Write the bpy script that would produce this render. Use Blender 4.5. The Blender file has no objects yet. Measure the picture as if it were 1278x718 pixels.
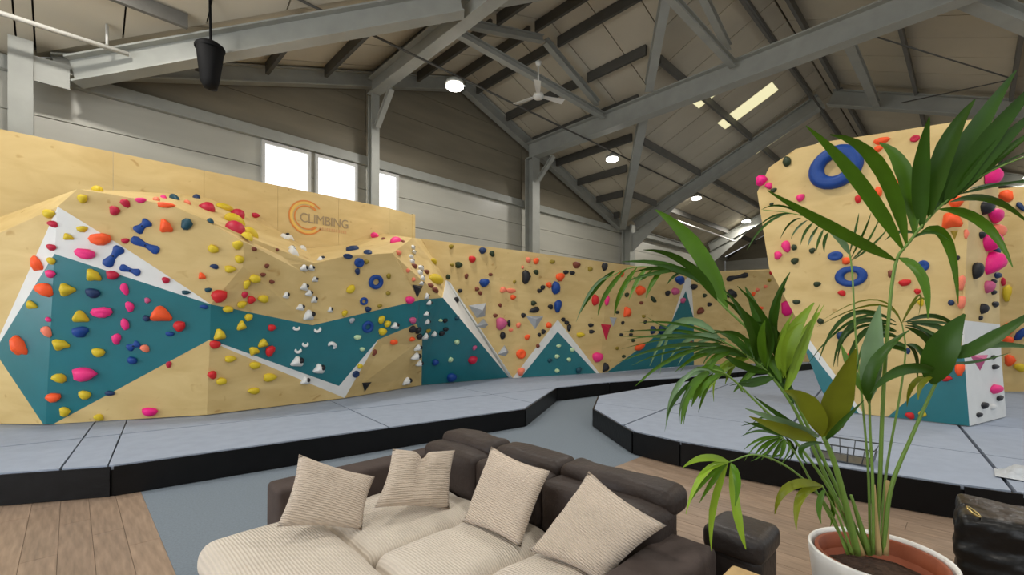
import bpy, bmesh, math, random
from mathutils import Vector, Matrix, noise
random.seed(7)
SC = bpy.context.scene
COL = SC.collection

# ------------------------------------------------------------------ camera, world, light
EYE = Vector((0.0, 0.0, 1.65))
F = 563.0                       # focal length in pixels of the 1278 px wide frame
HX, HY = 639.0, 408.0           # principal column and horizon row
R_ = Vector((0.7151, -0.6990, 0.0)); FW = Vector((0.6990, 0.7151, 0.0))
cam_data = bpy.data.cameras.new('camera'); cam_data.sensor_width = 36.0
cam_data.lens = 36.0 * F / 1278.0
cam_data.shift_y = (HY - 359.0) / 1278.0
cam_data.clip_start = 0.05; cam_data.clip_end = 200
cam = bpy.data.objects.new('camera', cam_data); COL.objects.link(cam)
cam.location = EYE
cam.rotation_euler = (math.radians(90), 0, -math.atan2(FW.x, FW.y))
SC.camera = cam

world = bpy.data.worlds.new('sky'); SC.world = world; world.use_nodes = True
wb = world.node_tree.nodes['Background']
wb.inputs[0].default_value = (0.93, 0.97, 1.0, 1); wb.inputs[1].default_value = 1.6

SC.view_settings.view_transform = 'Standard'; SC.view_settings.look = 'None'
SC.view_settings.gamma = 1.0; SC.view_settings.use_curve_mapping = False
SC.view_settings.exposure = -0.92
LAMP_W = 175.0

# ------------------------------------------------------------------ projection helpers (pixel of the photograph -> ray)
def ray(px, py):
    u = px - HX; v = HY - py
    return R_ * u + FW * F + Vector((0, 0, v))
def at_z(px, py, z):
    d = ray(px, py); return EYE + d * ((z - EYE.z) / d.z)
def at_y(px, py, y):
    d = ray(px, py); return EYE + d * (y / d.y)
def at_x(px, py, x):
    d = ray(px, py); return EYE + d * (x / d.x)
def at_depth(px, py, Z):
    return EYE + ray(px, py) * (Z / F)
def at_plane(px, py, pl):
    p0, n = pl; d = ray(px, py)
    return EYE + d * ((p0 - EYE).dot(n) / d.dot(n))
def plane(a, b, c):
    n = (b - a).cross(c - a).normalized()
    if n.dot(EYE - a) < 0: n = -n
    return (a, n)

# ------------------------------------------------------------------ object helpers
def tag(o, label=None, cat=None, group=None, kind=None):
    if label: o['label'] = label
    if cat: o['category'] = cat
    if group: o['group'] = group
    if kind: o['kind'] = kind
    return o
def link(name, me, mat=None, parent=None, loc=None):
    o = bpy.data.objects.new(name, me); COL.objects.link(o)
    if mat is not None and len(me.materials) == 0: me.materials.append(mat)
    if loc is not None: o.location = loc
    if parent is not None: o.parent = parent
    return o
def empty(name, loc=(0, 0, 0)):
    o = bpy.data.objects.new(name, None); COL.objects.link(o); o.location = loc
    o.empty_display_size = 0.1
    return o
def pydata(name, vs, fs, smooth=False):
    me = bpy.data.meshes.new(name); me.from_pydata([tuple(v) for v in vs], [], fs); me.update()
    if smooth:
        for p in me.polygons: p.use_smooth = True
    return me
def bm_mesh(name, bm, smooth=False):
    bmesh.ops.recalc_face_normals(bm, faces=bm.faces)
    me = bpy.data.meshes.new(name); bm.to_mesh(me); bm.free()
    if smooth:
        for p in me.polygons: p.use_smooth = True
    return me
def box_me(name, x0, x1, y0, y1, z0, z1, bev=0.0):
    bm = bmesh.new()
    bmesh.ops.create_cube(bm, size=1.0)
    for v in bm.verts:
        v.co = Vector(((x0 + x1) / 2 + v.co.x * (x1 - x0), (y0 + y1) / 2 + v.co.y * (y1 - y0), (z0 + z1) / 2 + v.co.z * (z1 - z0)))
    if bev > 0:
        bmesh.ops.bevel(bm, geom=list(bm.edges), offset=bev, segments=2, affect='EDGES', profile=0.6)
    return bm_mesh(name, bm)
def slab_me(name, pts, off):
    """polygon with thickness: front = pts, back = pts + off"""
    n = len(pts); off = Vector(off)
    bm = bmesh.new()
    a = [bm.verts.new(p) for p in pts]; b = [bm.verts.new(Vector(p) + off) for p in pts]
    f1 = bm.faces.new(a); f2 = bm.faces.new(b[::-1])
    for i in range(n):
        j = (i + 1) % n
        bm.faces.new((a[j], a[i], b[i], b[j]))
    bm.normal_update()
    bmesh.ops.triangulate(bm, faces=[f1, f2], ngon_method='EAR_CLIP')
    return bm_mesh(name, bm)
def frame_of(d, up=Vector((0, 0, 1))):
    d = d.normalized()
    if abs(d.dot(up)) > 0.98: up = Vector((0, 1, 0))
    s = d.cross(up).normalized(); u = s.cross(d).normalized()
    return d, s, u
def ibeam_me(name, p0, p1, depth, width, tf=0.03, tw=0.025, up=Vector((0, 0, 1))):
    p0 = Vector(p0); p1 = Vector(p1)
    d, s, u = frame_of(p1 - p0, up)
    h = depth / 2; w = width / 2; t = tw / 2
    prof = [(-w, -h), (w, -h), (w, -h + tf), (t, -h + tf), (t, h - tf), (w, h - tf), (w, h), (-w, h), (-w, h - tf), (-t, h - tf), (-t, -h + tf), (-w, -h + tf)]
    vs = [p0 + s * a + u * b for a, b in prof] + [p1 + s * a + u * b for a, b in prof]
    n = len(prof)
    fs = [(i, (i + 1) % n, (i + 1) % n + n, i + n) for i in range(n)]
    caps = [(0, 1, 2, 11), (2, 3, 10, 11), (3, 4, 9, 10), (4, 5, 8, 9), (5, 6, 7, 8)]
    fs += [tuple(reversed(c)) for c in caps] + [tuple(i + n for i in c) for c in caps]
    bm = bmesh.new(); vv = [bm.verts.new(v) for v in vs]
    for f in fs: bm.faces.new([vv[i] for i in f])
    return bm_mesh(name, bm)
def bar_me(name, p0, p1, w, h, up=Vector((0, 0, 1))):
    p0 = Vector(p0); p1 = Vector(p1); d, s, u = frame_of(p1 - p0, up)
    q = [(-w / 2, -h / 2), (w / 2, -h / 2), (w / 2, h / 2), (-w / 2, h / 2)]
    vs = [p0 + s * a + u * b for a, b in q] + [p1 + s * a + u * b for a, b in q]
    bm = bmesh.new(); v = [bm.verts.new(x) for x in vs]
    for f in [(3, 2, 1, 0), (4, 5, 6, 7), (0, 1, 5, 4), (1, 2, 6, 5), (2, 3, 7, 6), (3, 0, 4, 7)]: bm.faces.new([v[i] for i in f])
    return bm_mesh(name, bm)
def tube_me(name, pts, rad, n=8, closed=False):
    pts = [Vector(p) for p in pts]
    if not isinstance(rad, (list, tuple)): rad = [rad] * len(pts)
    bm = bmesh.new(); rings = []
    prev = None
    for i, p in enumerate(pts):
        if closed: t = pts[(i + 1) % len(pts)] - pts[i - 1]
        else: t = pts[min(i + 1, len(pts) - 1)] - pts[max(i - 1, 0)]
        d, s, u = frame_of(t)
        if prev is not None:
            s = (prev - d * prev.dot(d)).normalized(); u = s.cross(d)
        prev = s
        rings.append([bm.verts.new(p + (s * math.cos(2 * math.pi * k / n) + u * math.sin(2 * math.pi * k / n)) * rad[i]) for k in range(n)])
    m = len(rings)
    for i in range(m if closed else m - 1):
        a = rings[i]; b = rings[(i + 1) % m]
        for k in range(n): bm.faces.new((a[k], a[(k + 1) % n], b[(k + 1) % n], b[k]))
    if not closed:
        bm.faces.new(rings[0][::-1]); bm.faces.new(rings[-1])
    return bm_mesh(name, bm, True)
def lathe_me(name, prof, n=32, smooth=True, cap=False):
    vs = []; fs = []
    for r, z in prof:
        for k in range(n):
            a = 2 * math.pi * k / n; vs.append((r * math.cos(a), r * math.sin(a), z))
    for i in range(len(prof) - 1):
        for k in range(n):
            fs.append((i * n + k, i * n + (k + 1) % n, (i + 1) * n + (k + 1) % n, (i + 1) * n + k))
    if cap:
        fs.append(tuple(range(n))[::-1]); fs.append(tuple(range((len(prof) - 1) * n, len(prof) * n)))
    return pydata(name, vs, fs, smooth)
def smooth_path(pts, n=6):
    pts = [Vector(p) for p in pts]
    out = []
    P = [pts[0] * 2 - pts[1]] + pts + [pts[-1] * 2 - pts[-2]]
    for i in range(1, len(P) - 2):
        for k in range(n):
            t = k / n
            a, b, c, d = P[i - 1], P[i], P[i + 1], P[i + 2]
            out.append(0.5 * ((2 * b) + (c - a) * t + (2 * a - 5 * b + 4 * c - d) * t * t + (3 * b - a - 3 * c + d) * t ** 3))
    out.append(pts[-1])
    return out
def clip_poly(poly, a, b, c):
    """keep a*x+b*y<=c"""
    out = []
    for i in range(len(poly)):
        p = poly[i]; q = poly[(i + 1) % len(poly)]
        dp = a * p[0] + b * p[1] - c; dq = a * q[0] + b * q[1] - c
        if dp <= 0: out.append(p)
        if (dp < 0 < dq) or (dq < 0 < dp):
            t = dp / (dp - dq); out.append((p[0] + (q[0] - p[0]) * t, p[1] + (q[1] - p[1]) * t))
    return out
def area2(poly):
    return abs(sum(poly[i][0] * poly[(i + 1) % len(poly)][1] - poly[(i + 1) % len(poly)][0] * poly[i][1] for i in range(len(poly)))) / 2
def rbox_me(name, half, r, puff=0.0, wr=0.0, seed=0, nin=7, dents=None):
    """rounded soft box centred at origin, grid surface"""
    half = Vector(half); vs = []; idx = {}; fs = []
    def coords(h):
        rr = min(r, h * 0.98); inner = h - rr
        band = [rr * k / 3 for k in range(3)]
        c = [-h + b for b in band] + [-inner + 2 * inner * k / nin for k in range(nin + 1)] + [h - b for b in band[::-1]]
        return c
    C = [coords(half[i]) for i in range(3)]
    def vert(p):
        key = (round(p[0], 5), round(p[1], 5), round(p[2], 5))
        if key in idx: return idx[key]
        q = Vector(p); c = Vector([max(-(half[i] - min(r, half[i] * 0.98)), min(half[i] - min(r, half[i] * 0.98), q[i])) for i in range(3)])
        d = q - c
        if d.length > 1e-6:
            m = max(abs(d[i]) / min(r, half[i] * 0.98) for i in range(3))
            e = Vector([d[i] / min(r, half[i] * 0.98) for i in range(3)])
            e = e.normalized() * m
            q = c + Vector([e[i] * min(r, half[i] * 0.98) for i in range(3)])
        u, v, w = q.x / half.x, q.y / half.y, q.z / half.z
        if puff:
            q.z += puff * (1 - u * u) * (1 - v * v) * (1 if w > 0 else -0.2) * min(1, abs(w) * 1.2)
            q.x += puff * 0.5 * u * (1 - v * v) * (1 - w * w); q.y += puff * 0.5 * v * (1 - u * u) * (1 - w * w)
        if wr:
            q += Vector((0, 0, 1)) * wr * noise.noise(Vector((q.x * 5 + seed, q.y * 5, q.z * 4))) + Vector((1, 1, 0)) * wr * 0.5 * noise.noise(Vector((q.x * 6, q.y * 6 + seed, q.z * 6)))
        if dents: q = dents(q)
        idx[key] = len(vs); vs.append(q); return idx[key]
    for ax in range(3):
        a, b = (ax + 1) % 3, (ax + 2) % 3
        for sgn in (-1, 1):
            for i in range(len(C[a]) - 1):
                for j in range(len(C[b]) - 1):
                    quad = []
                    for (ii, jj) in ((i, j), (i + 1, j), (i + 1, j + 1), (i, j + 1)):
                        p = [0, 0, 0]; p[ax] = sgn * half[ax]; p[a] = C[a][ii]; p[b] = C[b][jj]
                        quad.append(vert(p))
                    if sgn < 0: quad = quad[::-1]
                    if len(set(quad)) == 4: fs.append(tuple(quad))
    return pydata(name, vs, fs, True)

# ------------------------------------------------------------------ materials
def new_mat(name):
    m = bpy.data.materials.new(name); m.use_nodes = True
    return m, m.node_tree, m.node_tree.nodes['Principled BSDF']
def lin(c):
    return tuple(((x / 255) / 12.92 if x / 255 <= 0.04045 else (((x / 255) + 0.055) / 1.055) ** 2.4) for x in c) + (1,)
def mat(name, rgb, rough=0.6, metal=0.0, var=0.0, scale=8.0, stretch=(1, 1, 1), bump=0.0, bscale=40.0, spec=0.4, objvar=0.0):
    m, nt, b = new_mat(name)
    b.inputs['Roughness'].default_value = rough; b.inputs['Metallic'].default_value = metal
    b.inputs['Specular IOR Level'].default_value = spec
    base = lin(rgb)
    if var > 0 or bump > 0:
        tc = nt.nodes.new('ShaderNodeTexCoord'); mp = nt.nodes.new('ShaderNodeMapping')
        mp.inputs['Scale'].default_value = stretch
        nt.links.new(tc.outputs['Object'], mp.inputs['Vector'])
    if var > 0:
        nz = nt.nodes.new('ShaderNodeTexNoise'); nz.inputs['Scale'].default_value = scale; nz.inputs['Detail'].default_value = 5
        nt.links.new(mp.outputs['Vector'], nz.inputs['Vector'])
        rp = nt.nodes.new('ShaderNodeValToRGB')
        rp.color_ramp.elements[0].position = 0.3; rp.color_ramp.elements[1].position = 0.7
        rp.color_ramp.elements[0].color = tuple(x * (1 - var) for x in base[:3]) + (1,)
        rp.color_ramp.elements[1].color = tuple(min(1, x * (1 + var)) for x in base[:3]) + (1,)
        nt.links.new(nz.outputs['Fac'], rp.inputs['Fac'])
        out = rp.outputs['Color']
        if objvar > 0:
            oi = nt.nodes.new('ShaderNodeObjectInfo'); hs = nt.nodes.new('ShaderNodeHueSaturation')
            mr = nt.nodes.new('ShaderNodeMapRange'); mr.inputs['To Min'].default_value = 1 - objvar; mr.inputs['To Max'].default_value = 1 + objvar
            nt.links.new(oi.outputs['Random'], mr.inputs['Value']); nt.links.new(mr.outputs['Result'], hs.inputs['Value'])
            nt.links.new(out, hs.inputs['Color']); out = hs.outputs['Color']
        nt.links.new(out, b.inputs['Base Color'])
    else:
        b.inputs['Base Color'].default_value = base
    if bump > 0:
        n2 = nt.nodes.new('ShaderNodeTexNoise'); n2.inputs['Scale'].default_value = bscale; n2.inputs['Detail'].default_value = 3
        nt.links.new(mp.outputs['Vector'], n2.inputs['Vector'])
        bp = nt.nodes.new('ShaderNodeBump'); bp.inputs['Strength'].default_value = bump; bp.inputs['Distance'].default_value = 0.02
        nt.links.new(n2.outputs['Fac'], bp.inputs['Height']); nt.links.new(bp.outputs['Normal'], b.inputs['Normal'])
    return m
def emit(name, rgb, strength):
    m, nt, b = new_mat(name)
    b.inputs['Base Color'].default_value = (0, 0, 0, 1)
    b.inputs['Emission Color'].default_value = lin(rgb); b.inputs['Emission Strength'].default_value = strength
    return m
def plywood(name, rgb, sat=1.0):
    m, nt, b = new_mat(name); L = nt.links
    b.inputs['Roughness'].default_value = 0.55; b.inputs['Specular IOR Level'].default_value = 0.3
    tc = nt.nodes.new('ShaderNodeTexCoord')
    def nz(scale, st, det=4):
        mp = nt.nodes.new('ShaderNodeMapping'); mp.inputs['Scale'].default_value = st
        L.new(tc.outputs['Object'], mp.inputs['Vector'])
        n = nt.nodes.new('ShaderNodeTexNoise'); n.inputs['Scale'].default_value = scale; n.inputs['Detail'].default_value = det; n.inputs['Distortion'].default_value = 0.6
        L.new(mp.outputs['Vector'], n.inputs['Vector']); return n
    base = lin(rgb)
    rp = nt.nodes.new('ShaderNodeValToRGB'); e = rp.color_ramp.elements
    e[0].position = 0.25; e[0].color = tuple(x * f for x, f in zip(base[:3], (0.86, 0.80, 0.70))) + (1,)
    e[1].position = 0.75; e[1].color = tuple(min(1, x * 1.08) for x in base[:3]) + (1,)
    L.new(nz(1.4, (1.0, 1.0, 2.6), 6).outputs['Fac'], rp.inputs['Fac'])
    kn = nz(5.0, (1, 1, 1.4), 1)
    kr = nt.nodes.new('ShaderNodeValToRGB'); k = kr.color_ramp.elements
    k[0].position = 0.70; k[0].color = (1, 1, 1, 1); k[1].position = 0.80; k[1].color = (0.72, 0.60, 0.45, 1)
    L.new(kn.outputs['Fac'], kr.inputs['Fac'])
    mx = nt.nodes.new('ShaderNodeMixRGB'); mx.blend_type = 'MULTIPLY'; mx.inputs['Fac'].default_value = 0.8
    L.new(rp.outputs['Color'], mx.inputs['Color1']); L.new(kr.outputs['Color'], mx.inputs['Color2'])
    L.new(mx.outputs['Color'], b.inputs['Base Color'])
    return m
def corduroy(name, rgb, axis, freq, strength=0.5):
    m, nt, b = new_mat(name); L = nt.links
    b.inputs['Roughness'].default_value = 0.95; b.inputs['Specular IOR Level'].default_value = 0.1
    b.inputs['Sheen Weight'].default_value = 0.25
    tc = nt.nodes.new('ShaderNodeTexCoord')
    wv = nt.nodes.new('ShaderNodeTexWave'); wv.wave_type = 'BANDS'; wv.bands_direction = axis
    wv.inputs['Scale'].default_value = freq; wv.inputs['Distortion'].default_value = 1.2; wv.inputs['Detail'].default_value = 2; wv.inputs['Detail Scale'].default_value = 1.5
    L.new(tc.outputs['Object'], wv.inputs['Vector'])
    nz = nt.nodes.new('ShaderNodeTexNoise'); nz.inputs['Scale'].default_value = 6; L.new(tc.outputs['Object'], nz.inputs['Vector'])
    base = lin(rgb)
    rp = nt.nodes.new('ShaderNodeValToRGB'); e = rp.color_ramp.elements
    e[0].color = tuple(x * 0.84 for x in base[:3]) + (1,); e[1].color = tuple(min(1, x * 1.06) for x in base[:3]) + (1,)
    ad = nt.nodes.new('ShaderNodeMath'); ad.operation = 'MULTIPLY_ADD'; ad.inputs[1].default_value = 0.45
    L.new(wv.outputs['Fac'], ad.inputs[0]); 
    hf = nt.nodes.new('ShaderNodeMath'); hf.operation = 'MULTIPLY'; hf.inputs[1].default_value = 0.6; L.new(nz.outputs['Fac'], hf.inputs[0])
    L.new(hf.outputs[0], ad.inputs[2]); L.new(ad.outputs[0], rp.inputs['Fac']); L.new(rp.outputs['Color'], b.inputs['Base Color'])
    bp = nt.nodes.new('ShaderNodeBump'); bp.inputs['Strength'].default_value = strength; bp.inputs['Distance'].default_value = 0.01
    L.new(wv.outputs['Fac'], bp.inputs['Height']); L.new(bp.outputs['Normal'], b.inputs['Normal'])
    return m

M = {}
M['ply'] = plywood('birch_plywood', (212, 187, 131))
M['teal'] = mat('teal_paint', (14, 108, 117), 0.34, var=0.06, scale=3, spec=0.8)
M['white'] = mat('white_paint', (222, 222, 218), 0.55, var=0.03, scale=5)
M['steel'] = mat('grey_painted_steel', (158, 159, 151), 0.5, var=0.08, scale=3, spec=0.5)
M['steel_dark'] = mat('dark_purlin_steel', (78, 76, 70), 0.6, var=0.1, scale=4)
M['purlin'] = mat('grey_purlin_steel', (112, 110, 104), 0.6, var=0.1, scale=4)
M['clad'] = mat('pale_cladding', (188, 186, 174), 0.35, var=0.07, scale=1.2, stretch=(0.4, 1, 3), spec=0.5)
M['clad_dark'] = mat('brown_grey_sheeting', (128, 120, 102), 0.6, var=0.10, scale=1.5, stretch=(0.5, 1, 3))
M['roof'] = mat('roof_lining_sheet', (200, 190, 168), 0.6, var=0.06, scale=1.0, objvar=0.05)
M['deck'] = mat('roof_deck', (60, 58, 54), 0.8)
M['sky_pane'] = emit('daylight_skylight_sheet', (255, 246, 196), 1.7)
M['win_pane'] = emit('daylight_window_pane', (255, 255, 255), 3.0)
M['end_pane'] = emit('added_end_fill_light', (246, 250, 255), 9.0)  # unseen end panes, added to brighten the left facets of the climbing wall
M['frame'] = mat('window_frame_paint', (205, 205, 200), 0.5)
M['mat_top'] = mat('grey_blue_mat_fabric', (150, 160, 176), 0.85, var=0.05, scale=6, bump=0.15, bscale=120, objvar=0.02)
M['mat_side'] = mat('black_vinyl', (10, 10, 11), 0.42, spec=0.25, var=0.25, scale=6, bump=0.15, bscale=14)
M['carpet'] = mat('grey_carpet', (118, 129, 139), 0.95, var=0.10, scale=60, bump=0.3, bscale=300)
M['wood'] = mat('laminate_plank', (148, 127, 108), 0.42, var=0.25, scale=5, stretch=(6, 0.7, 1), objvar=0.10)
M['subfloor'] = mat('floor_screed', (96, 80, 66), 0.8)
M['suede'] = mat('brown_suede', (74, 64, 60), 0.8, var=0.14, scale=6, bump=0.15, bscale=60, spec=0.25)
M['suede_back'] = mat('grey_brown_suede', (56, 47, 43), 0.5, var=0.18, scale=7, bump=0.2, bscale=40, spec=0.3)
M['leather'] = mat('dark_leather', (50, 45, 43), 0.45, var=0.2, scale=5, bump=0.2, bscale=30)
M['cord_seat'] = corduroy('beige_corduroy_seat', (206, 195, 180), 'X', 20, 0.45)
M['cord_cush'] = corduroy('beige_corduroy_cushion', (208, 191, 172), 'Y', 25, 0.7)
M['pot_white'] = mat('white_glazed_pot', (236, 235, 230), 0.3, spec=0.5)
M['terracotta'] = mat('terracotta_plastic', (142, 72, 42), 0.6, var=0.1, scale=6)
M['soil'] = mat('dark_soil', (66, 50, 38), 0.95, var=0.4, scale=30, bump=1.0, bscale=40)
M['bag'] = mat('black_plastic_film', (10, 10, 11), 0.38, bump=0.6, bscale=9, spec=0.4)
M['black'] = mat('matt_black', (14, 14, 15), 0.7, spec=0.2)
M['tan'] = mat('tan_table_top', (196, 164, 112), 0.5, var=0.08, scale=4, stretch=(1, 6, 1))
M['gold'] = mat('brass_ring', (200, 176, 110), 0.3, metal=0.9)
M['fan'] = mat('white_fan_enamel', (214, 212, 204), 0.4)
M['wire'] = mat('grey_wire', (90, 94, 96), 0.4, metal=0.6)
M['foil'] = mat('crumpled_grey_sheet', (186, 192, 198), 0.4, bump=0.5, bscale=20)
M['lamp_lens'] = emit('lamp_lens_light', (255, 250, 240), 30.0)
M['logo_or'] = mat('orange_print', (214, 132, 60), 0.6)
M['logo_ye'] = mat('yellow_print', (226, 186, 92), 0.6)
M['logo_gr'] = mat('grey_print', (158, 138, 106), 0.6)
M['logo_pl'] = mat('pale_print', (206, 160, 110), 0.6)

# ================================================================== THE SETTING
X0, XE = -6.0, 28.3            # hall length seen (along the left wall)
YL, YR = 10.5, -4.1            # left wall, right eaves
EZ = 5.9                        # eaves height
YM, ZM, TM = 3.2, 9.185, 0.45   # main ridge row, ridge height, pitch
XA, XB = -0.6, 16.76            # cross gable
XC, TC = 8.08, 0.339; ZC = EZ + TC * (XB - XC)
def z_main(y): return ZM - TM * abs(y - YM)
def z_cross(x): return ZC - TC * abs(x - XC)

# ---- floor: screed, planks, carpet
floor = link('floor', box_me('floor', -9, 30, -9, 11, -0.12, -0.008), M['subfloor']); tag(floor, kind='structure')
tag(floor, 'brown wood laminate floor of the hall')
carpet_poly = [(0.5, 2.95), (24, 2.95), (24, 9.0), (0.5, 9.0)]
carpet = link('floor_carpet', slab_me('floor_carpet', [Vector((x, y, 0.0)) for x, y in carpet_poly], (0, 0, -0.007)), M['carpet'])
tag(carpet, 'grey carpet strip between the two crash mats', kind='structure')
PW, PL = 0.19, 1.28
pme = box_me('plank', -PW / 2 + 0.0015, PW / 2 - 0.0015, -PL / 2 + 0.0015, PL / 2 - 0.0015, -0.008, 0.0)
pme.materials.append(M['wood'])
def planks(xa, xb, ya, yb):
    i = 0; x = xb - PW / 2
    while x + PW / 2 > xa:
        off = [0, 0.43, 0.86, 0.2][i % 4]; y = yb - PL / 2
        cuts = [yb]; yy = yb - PL + off
        while yy > ya: 
            cuts.append(yy); yy -= PL
        cuts.append(ya)
        for a, b in zip(cuts[:-1], cuts[1:]):
            if a - b < 0.03: continue
            o = bpy.data.objects.new('plank', pme); COL.objects.link(o)
            o.location = (x, (a + b) / 2, 0); o.scale = (1, (a - b) / PL, 1); o.parent = floor
        x -= PW; i += 1
planks(-2.4, 0.5, 2.4, 7.0)
planks(0.5, 5.8, -1.6, 2.95)

# ---- left wall: gable end with horizontal panels, rail, windows
pts = [(X0, 0), (XE, 0), (XE, EZ), (XB, EZ), (XC, ZC), (XA, EZ), (X0, EZ)]
wall_left = link('wall_left', slab_me('wall_left', [Vector((x, YL + 0.12, z)) for x, z in pts], (0, 0.1, 0)), M['deck'])
tag(wall_left, 'tall grey clad side wall of the hall with a gable top', kind='structure')
RAILZ = 5.72
colx = [XA, 5.2, 10.7, XB, 24.3]
segs = [(X0, XA), (XA, 5.2), (5.2, 10.7), (10.7, XB), (XB, 24.3), (24.3, XE)]
for (a, b) in segs:
    z = 0.0
    while z < RAILZ - 0.05:
        z2 = min(z + 0.72, RAILZ)
        if b > 5.2 and a < 5.3 and False: pass
        link('cladding_panel', box_me('cladding_panel', a + 0.01, b - 0.01, YL, YL + 0.1, z + 0.006, z2 - 0.006, 0.006), M['clad'], wall_left)
        z = z2
    # upper sheeting, courses cut to the gable line
    z = RAILZ
    def top(x): return max(EZ, z_cross(x)) if XA <= x <= XB else EZ
    while True:
        z2 = z + 0.75
        n = 12; up = []; lo = []
        xs = [a + 0.01 + (b - a - 0.02) * k / n for k in range(n + 1)]
        ok = [x for x in xs if top(x) > z + 0.02]
        if not ok: break
        poly = [(x, z + 0.005) for x in xs if top(x) > z + 0.01] 
        if len(poly) >= 2:
            upper = [(x, min(z2 - 0.005, top(x))) for x, _ in poly][::-1]
            link('sheeting', slab_me('sheeting', [Vector((x, YL + 0.0, zz)) for x, zz in poly + upper], (0, 0.08, 0)), M['clad_dark'], wall_left)
        z = z2
        if z > 9: break
for (a, b) in segs:
    link('rail', box_me('rail', a, b, YL - 0.12, YL, RAILZ - 0.11, RAILZ + 0.11, 0.01), M['steel'], wall_left)
for i, (a, b) in enumerate([(2.92, 3.80), (4.02, 4.90), (5.33, 6.02)]):
    z0, z1 = 3.9, 5.52
    w = empty('window_%d' % (i + 1), ((a + b) / 2, YL - 0.03, z0)); tag(w, ['white overexposed window pane farthest from the column', 'white overexposed window just before the steel column', 'white overexposed window just past the steel column'][i], kind='structure')
    ox, oy, oz = w.location
    def wp(name, x0, x1, y0, y1, za, zb, m):
        link(name, box_me(name, x0 - ox, x1 - ox, y0 - oy, y1 - oy, za - oz, zb - oz), m, w)
    wp('pane', a, b, YL - 0.035, YL - 0.02, z0, z1, M['win_pane'])
    t = 0.06
    wp('window_frame', a - t, a, YL - 0.09, YL, z0 - t, z1 + t, M['frame']); wp('window_frame', b, b + t, YL - 0.09, YL, z0 - t, z1 + t, M['frame'])
    wp('window_frame', a, b, YL - 0.09, YL, z1, z1 + t, M['frame']); wp('window_frame', a, b, YL - 0.09, YL, z0 - t, z0, M['frame'])

# ---- back wall
pts = [(YR, 0), (YL, 0), (YL, EZ), (YM, ZM), (YR, EZ)]
wall_back = link('wall_back', slab_me('wall_back', [Vector((XE + 0.1, y, z)) for y, z in pts], (0.1, 0, 0)), M['deck'])
tag(wall_back, 'far end wall of the hall in pale grey panels', kind='structure')
z = 0.0
while z < ZM - 0.1:
    z2 = z + 0.8
    def half(zz): return (YM + (ZM - zz) / TM) if zz > EZ else YL
    y1a, y1b = half(z), half(min(z2, ZM)); 
    ya = 2 * YM - y1a; yb = 2 * YM - y1b
    zt = min(z2, ZM) - 0.008
    link('cladding_panel', slab_me('cladding_panel', [Vector((XE, ya, z)), Vector((XE, y1a, z)), Vector((XE, y1b, zt)), Vector((XE, yb, zt))], (0.09, 0, 0)), M['clad'] if z < 5.6 else M['clad_dark'], wall_back)
    z = z2
# ---- near end wall behind the viewer's left, with unseen glowing panes added for side light
wall_front = empty('wall_front', (X0 - 1.0, 3.2, 0)); tag(wall_front, 'near end wall of the hall around added unseen glazing', kind='structure')
def wf(name, y0, y1, z0, z1, m): link(name, box_me(name, -0.08, 0.08, y0 - 3.2, y1 - 3.2, z0, z1), M[m], wall_front)
wf('sill_panel', YR, YL, 0, 0.345, 'clad'); wf('top_panel', YR, YL - 0.02, 4.705, EZ - 0.03, 'clad'); wf('end_panel', 9.6, YL, 0.35, 4.7, 'clad'); wf('end_panel', YR, 0.55, 0.35, 4.7, 'clad')
w4 = empty('window_4', (X0 - 1.0, 5.1, 0.35)); tag(w4, 'added unseen glowing panes lighting the hall from its near end', kind='structure')
for k in range(5):
    y0 = 0.6 + 1.8 * k - 5.1
    link('pane', box_me('pane', -0.01, 0.01, y0 + 0.04, y0 + 1.76, 0.04, 4.31), M['end_pane'], w4)
    link('window_frame', box_me('window_frame', -0.05, 0.05, y0 - 0.04, y0 + 0.04, 0, 4.35), M['frame'], w4)
# ---- right side wall beyond the boulder
wall_right = link('wall_right', box_me('wall_right', 17.0, XE, YR - 0.2, YR - 0.1, 0, EZ), M['deck'])
tag(wall_right, 'right side wall of pale panels beyond the boulder', kind='structure')
z = 0
while z < EZ - 0.1:
    link('cladding_panel', box_me('cladding_panel', 17.0, XE, YR - 0.1, YR, z + 0.006, min(z + 0.8, EZ) - 0.006), M['clad'], wall_right); z += 0.8

# ---- roof: deck + lining sheets + purlins + skylights
def P(x, y, z): return Vector((x, y, z))
def yv(x):   # half depth of the main slope at x (outside the cross gable: full)
    if XA < x < XB: return min(YL - YM, (ZM - z_cross(x)) / TM)
    return YL - YM
bm = bmesh.new()
def deckpoly(ps):
    vs = [bm.verts.new(p + Vector((0, 0, 0.10))) for p in ps]; vt = [bm.verts.new(p + Vector((0, 0, 0.22))) for p in ps]
    bm.faces.new(vs); bm.faces.new(vt[::-1]); n = len(ps)
    for i in range(n): bm.faces.new((vs[i], vs[(i + 1) % n], vt[(i + 1) % n], vt[i]))
yc = yv(XC)
for sg in (1, -1):
    for (a, b) in ((X0 - 1, XA), (XA, XC), (XC, XB), (XB, XE + 0.3)):
        deckpoly([P(a, YM, ZM), P(b, YM, ZM), P(b, YM + sg * yv(b), z_main(YM + yv(b))), P(a, YM + sg * yv(a), z_main(YM + yv(a)))])
    for xe in (XA, XB):
        deckpoly([P(XC, YM + sg * yc, ZC), P(XC, YM + sg * (YL - YM), ZC), P(xe, YM + sg * (YL - YM), EZ)])
ceiling = link('ceiling', bm_mesh('ceiling', bm), M['deck']); tag(ceiling, 'pitched hall roof lined with pale grey sheets on purlins', kind='structure')
def sheet(ps, m, nm='roof_sheet'):
    link(nm, slab_me(nm, ps, (0, 0, 0.05)), m, ceiling)
G = 0.012
k0 = int(X0) - 1
SKY = {12: 1, 14: 1, 17: 1, 20: 1}
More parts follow.
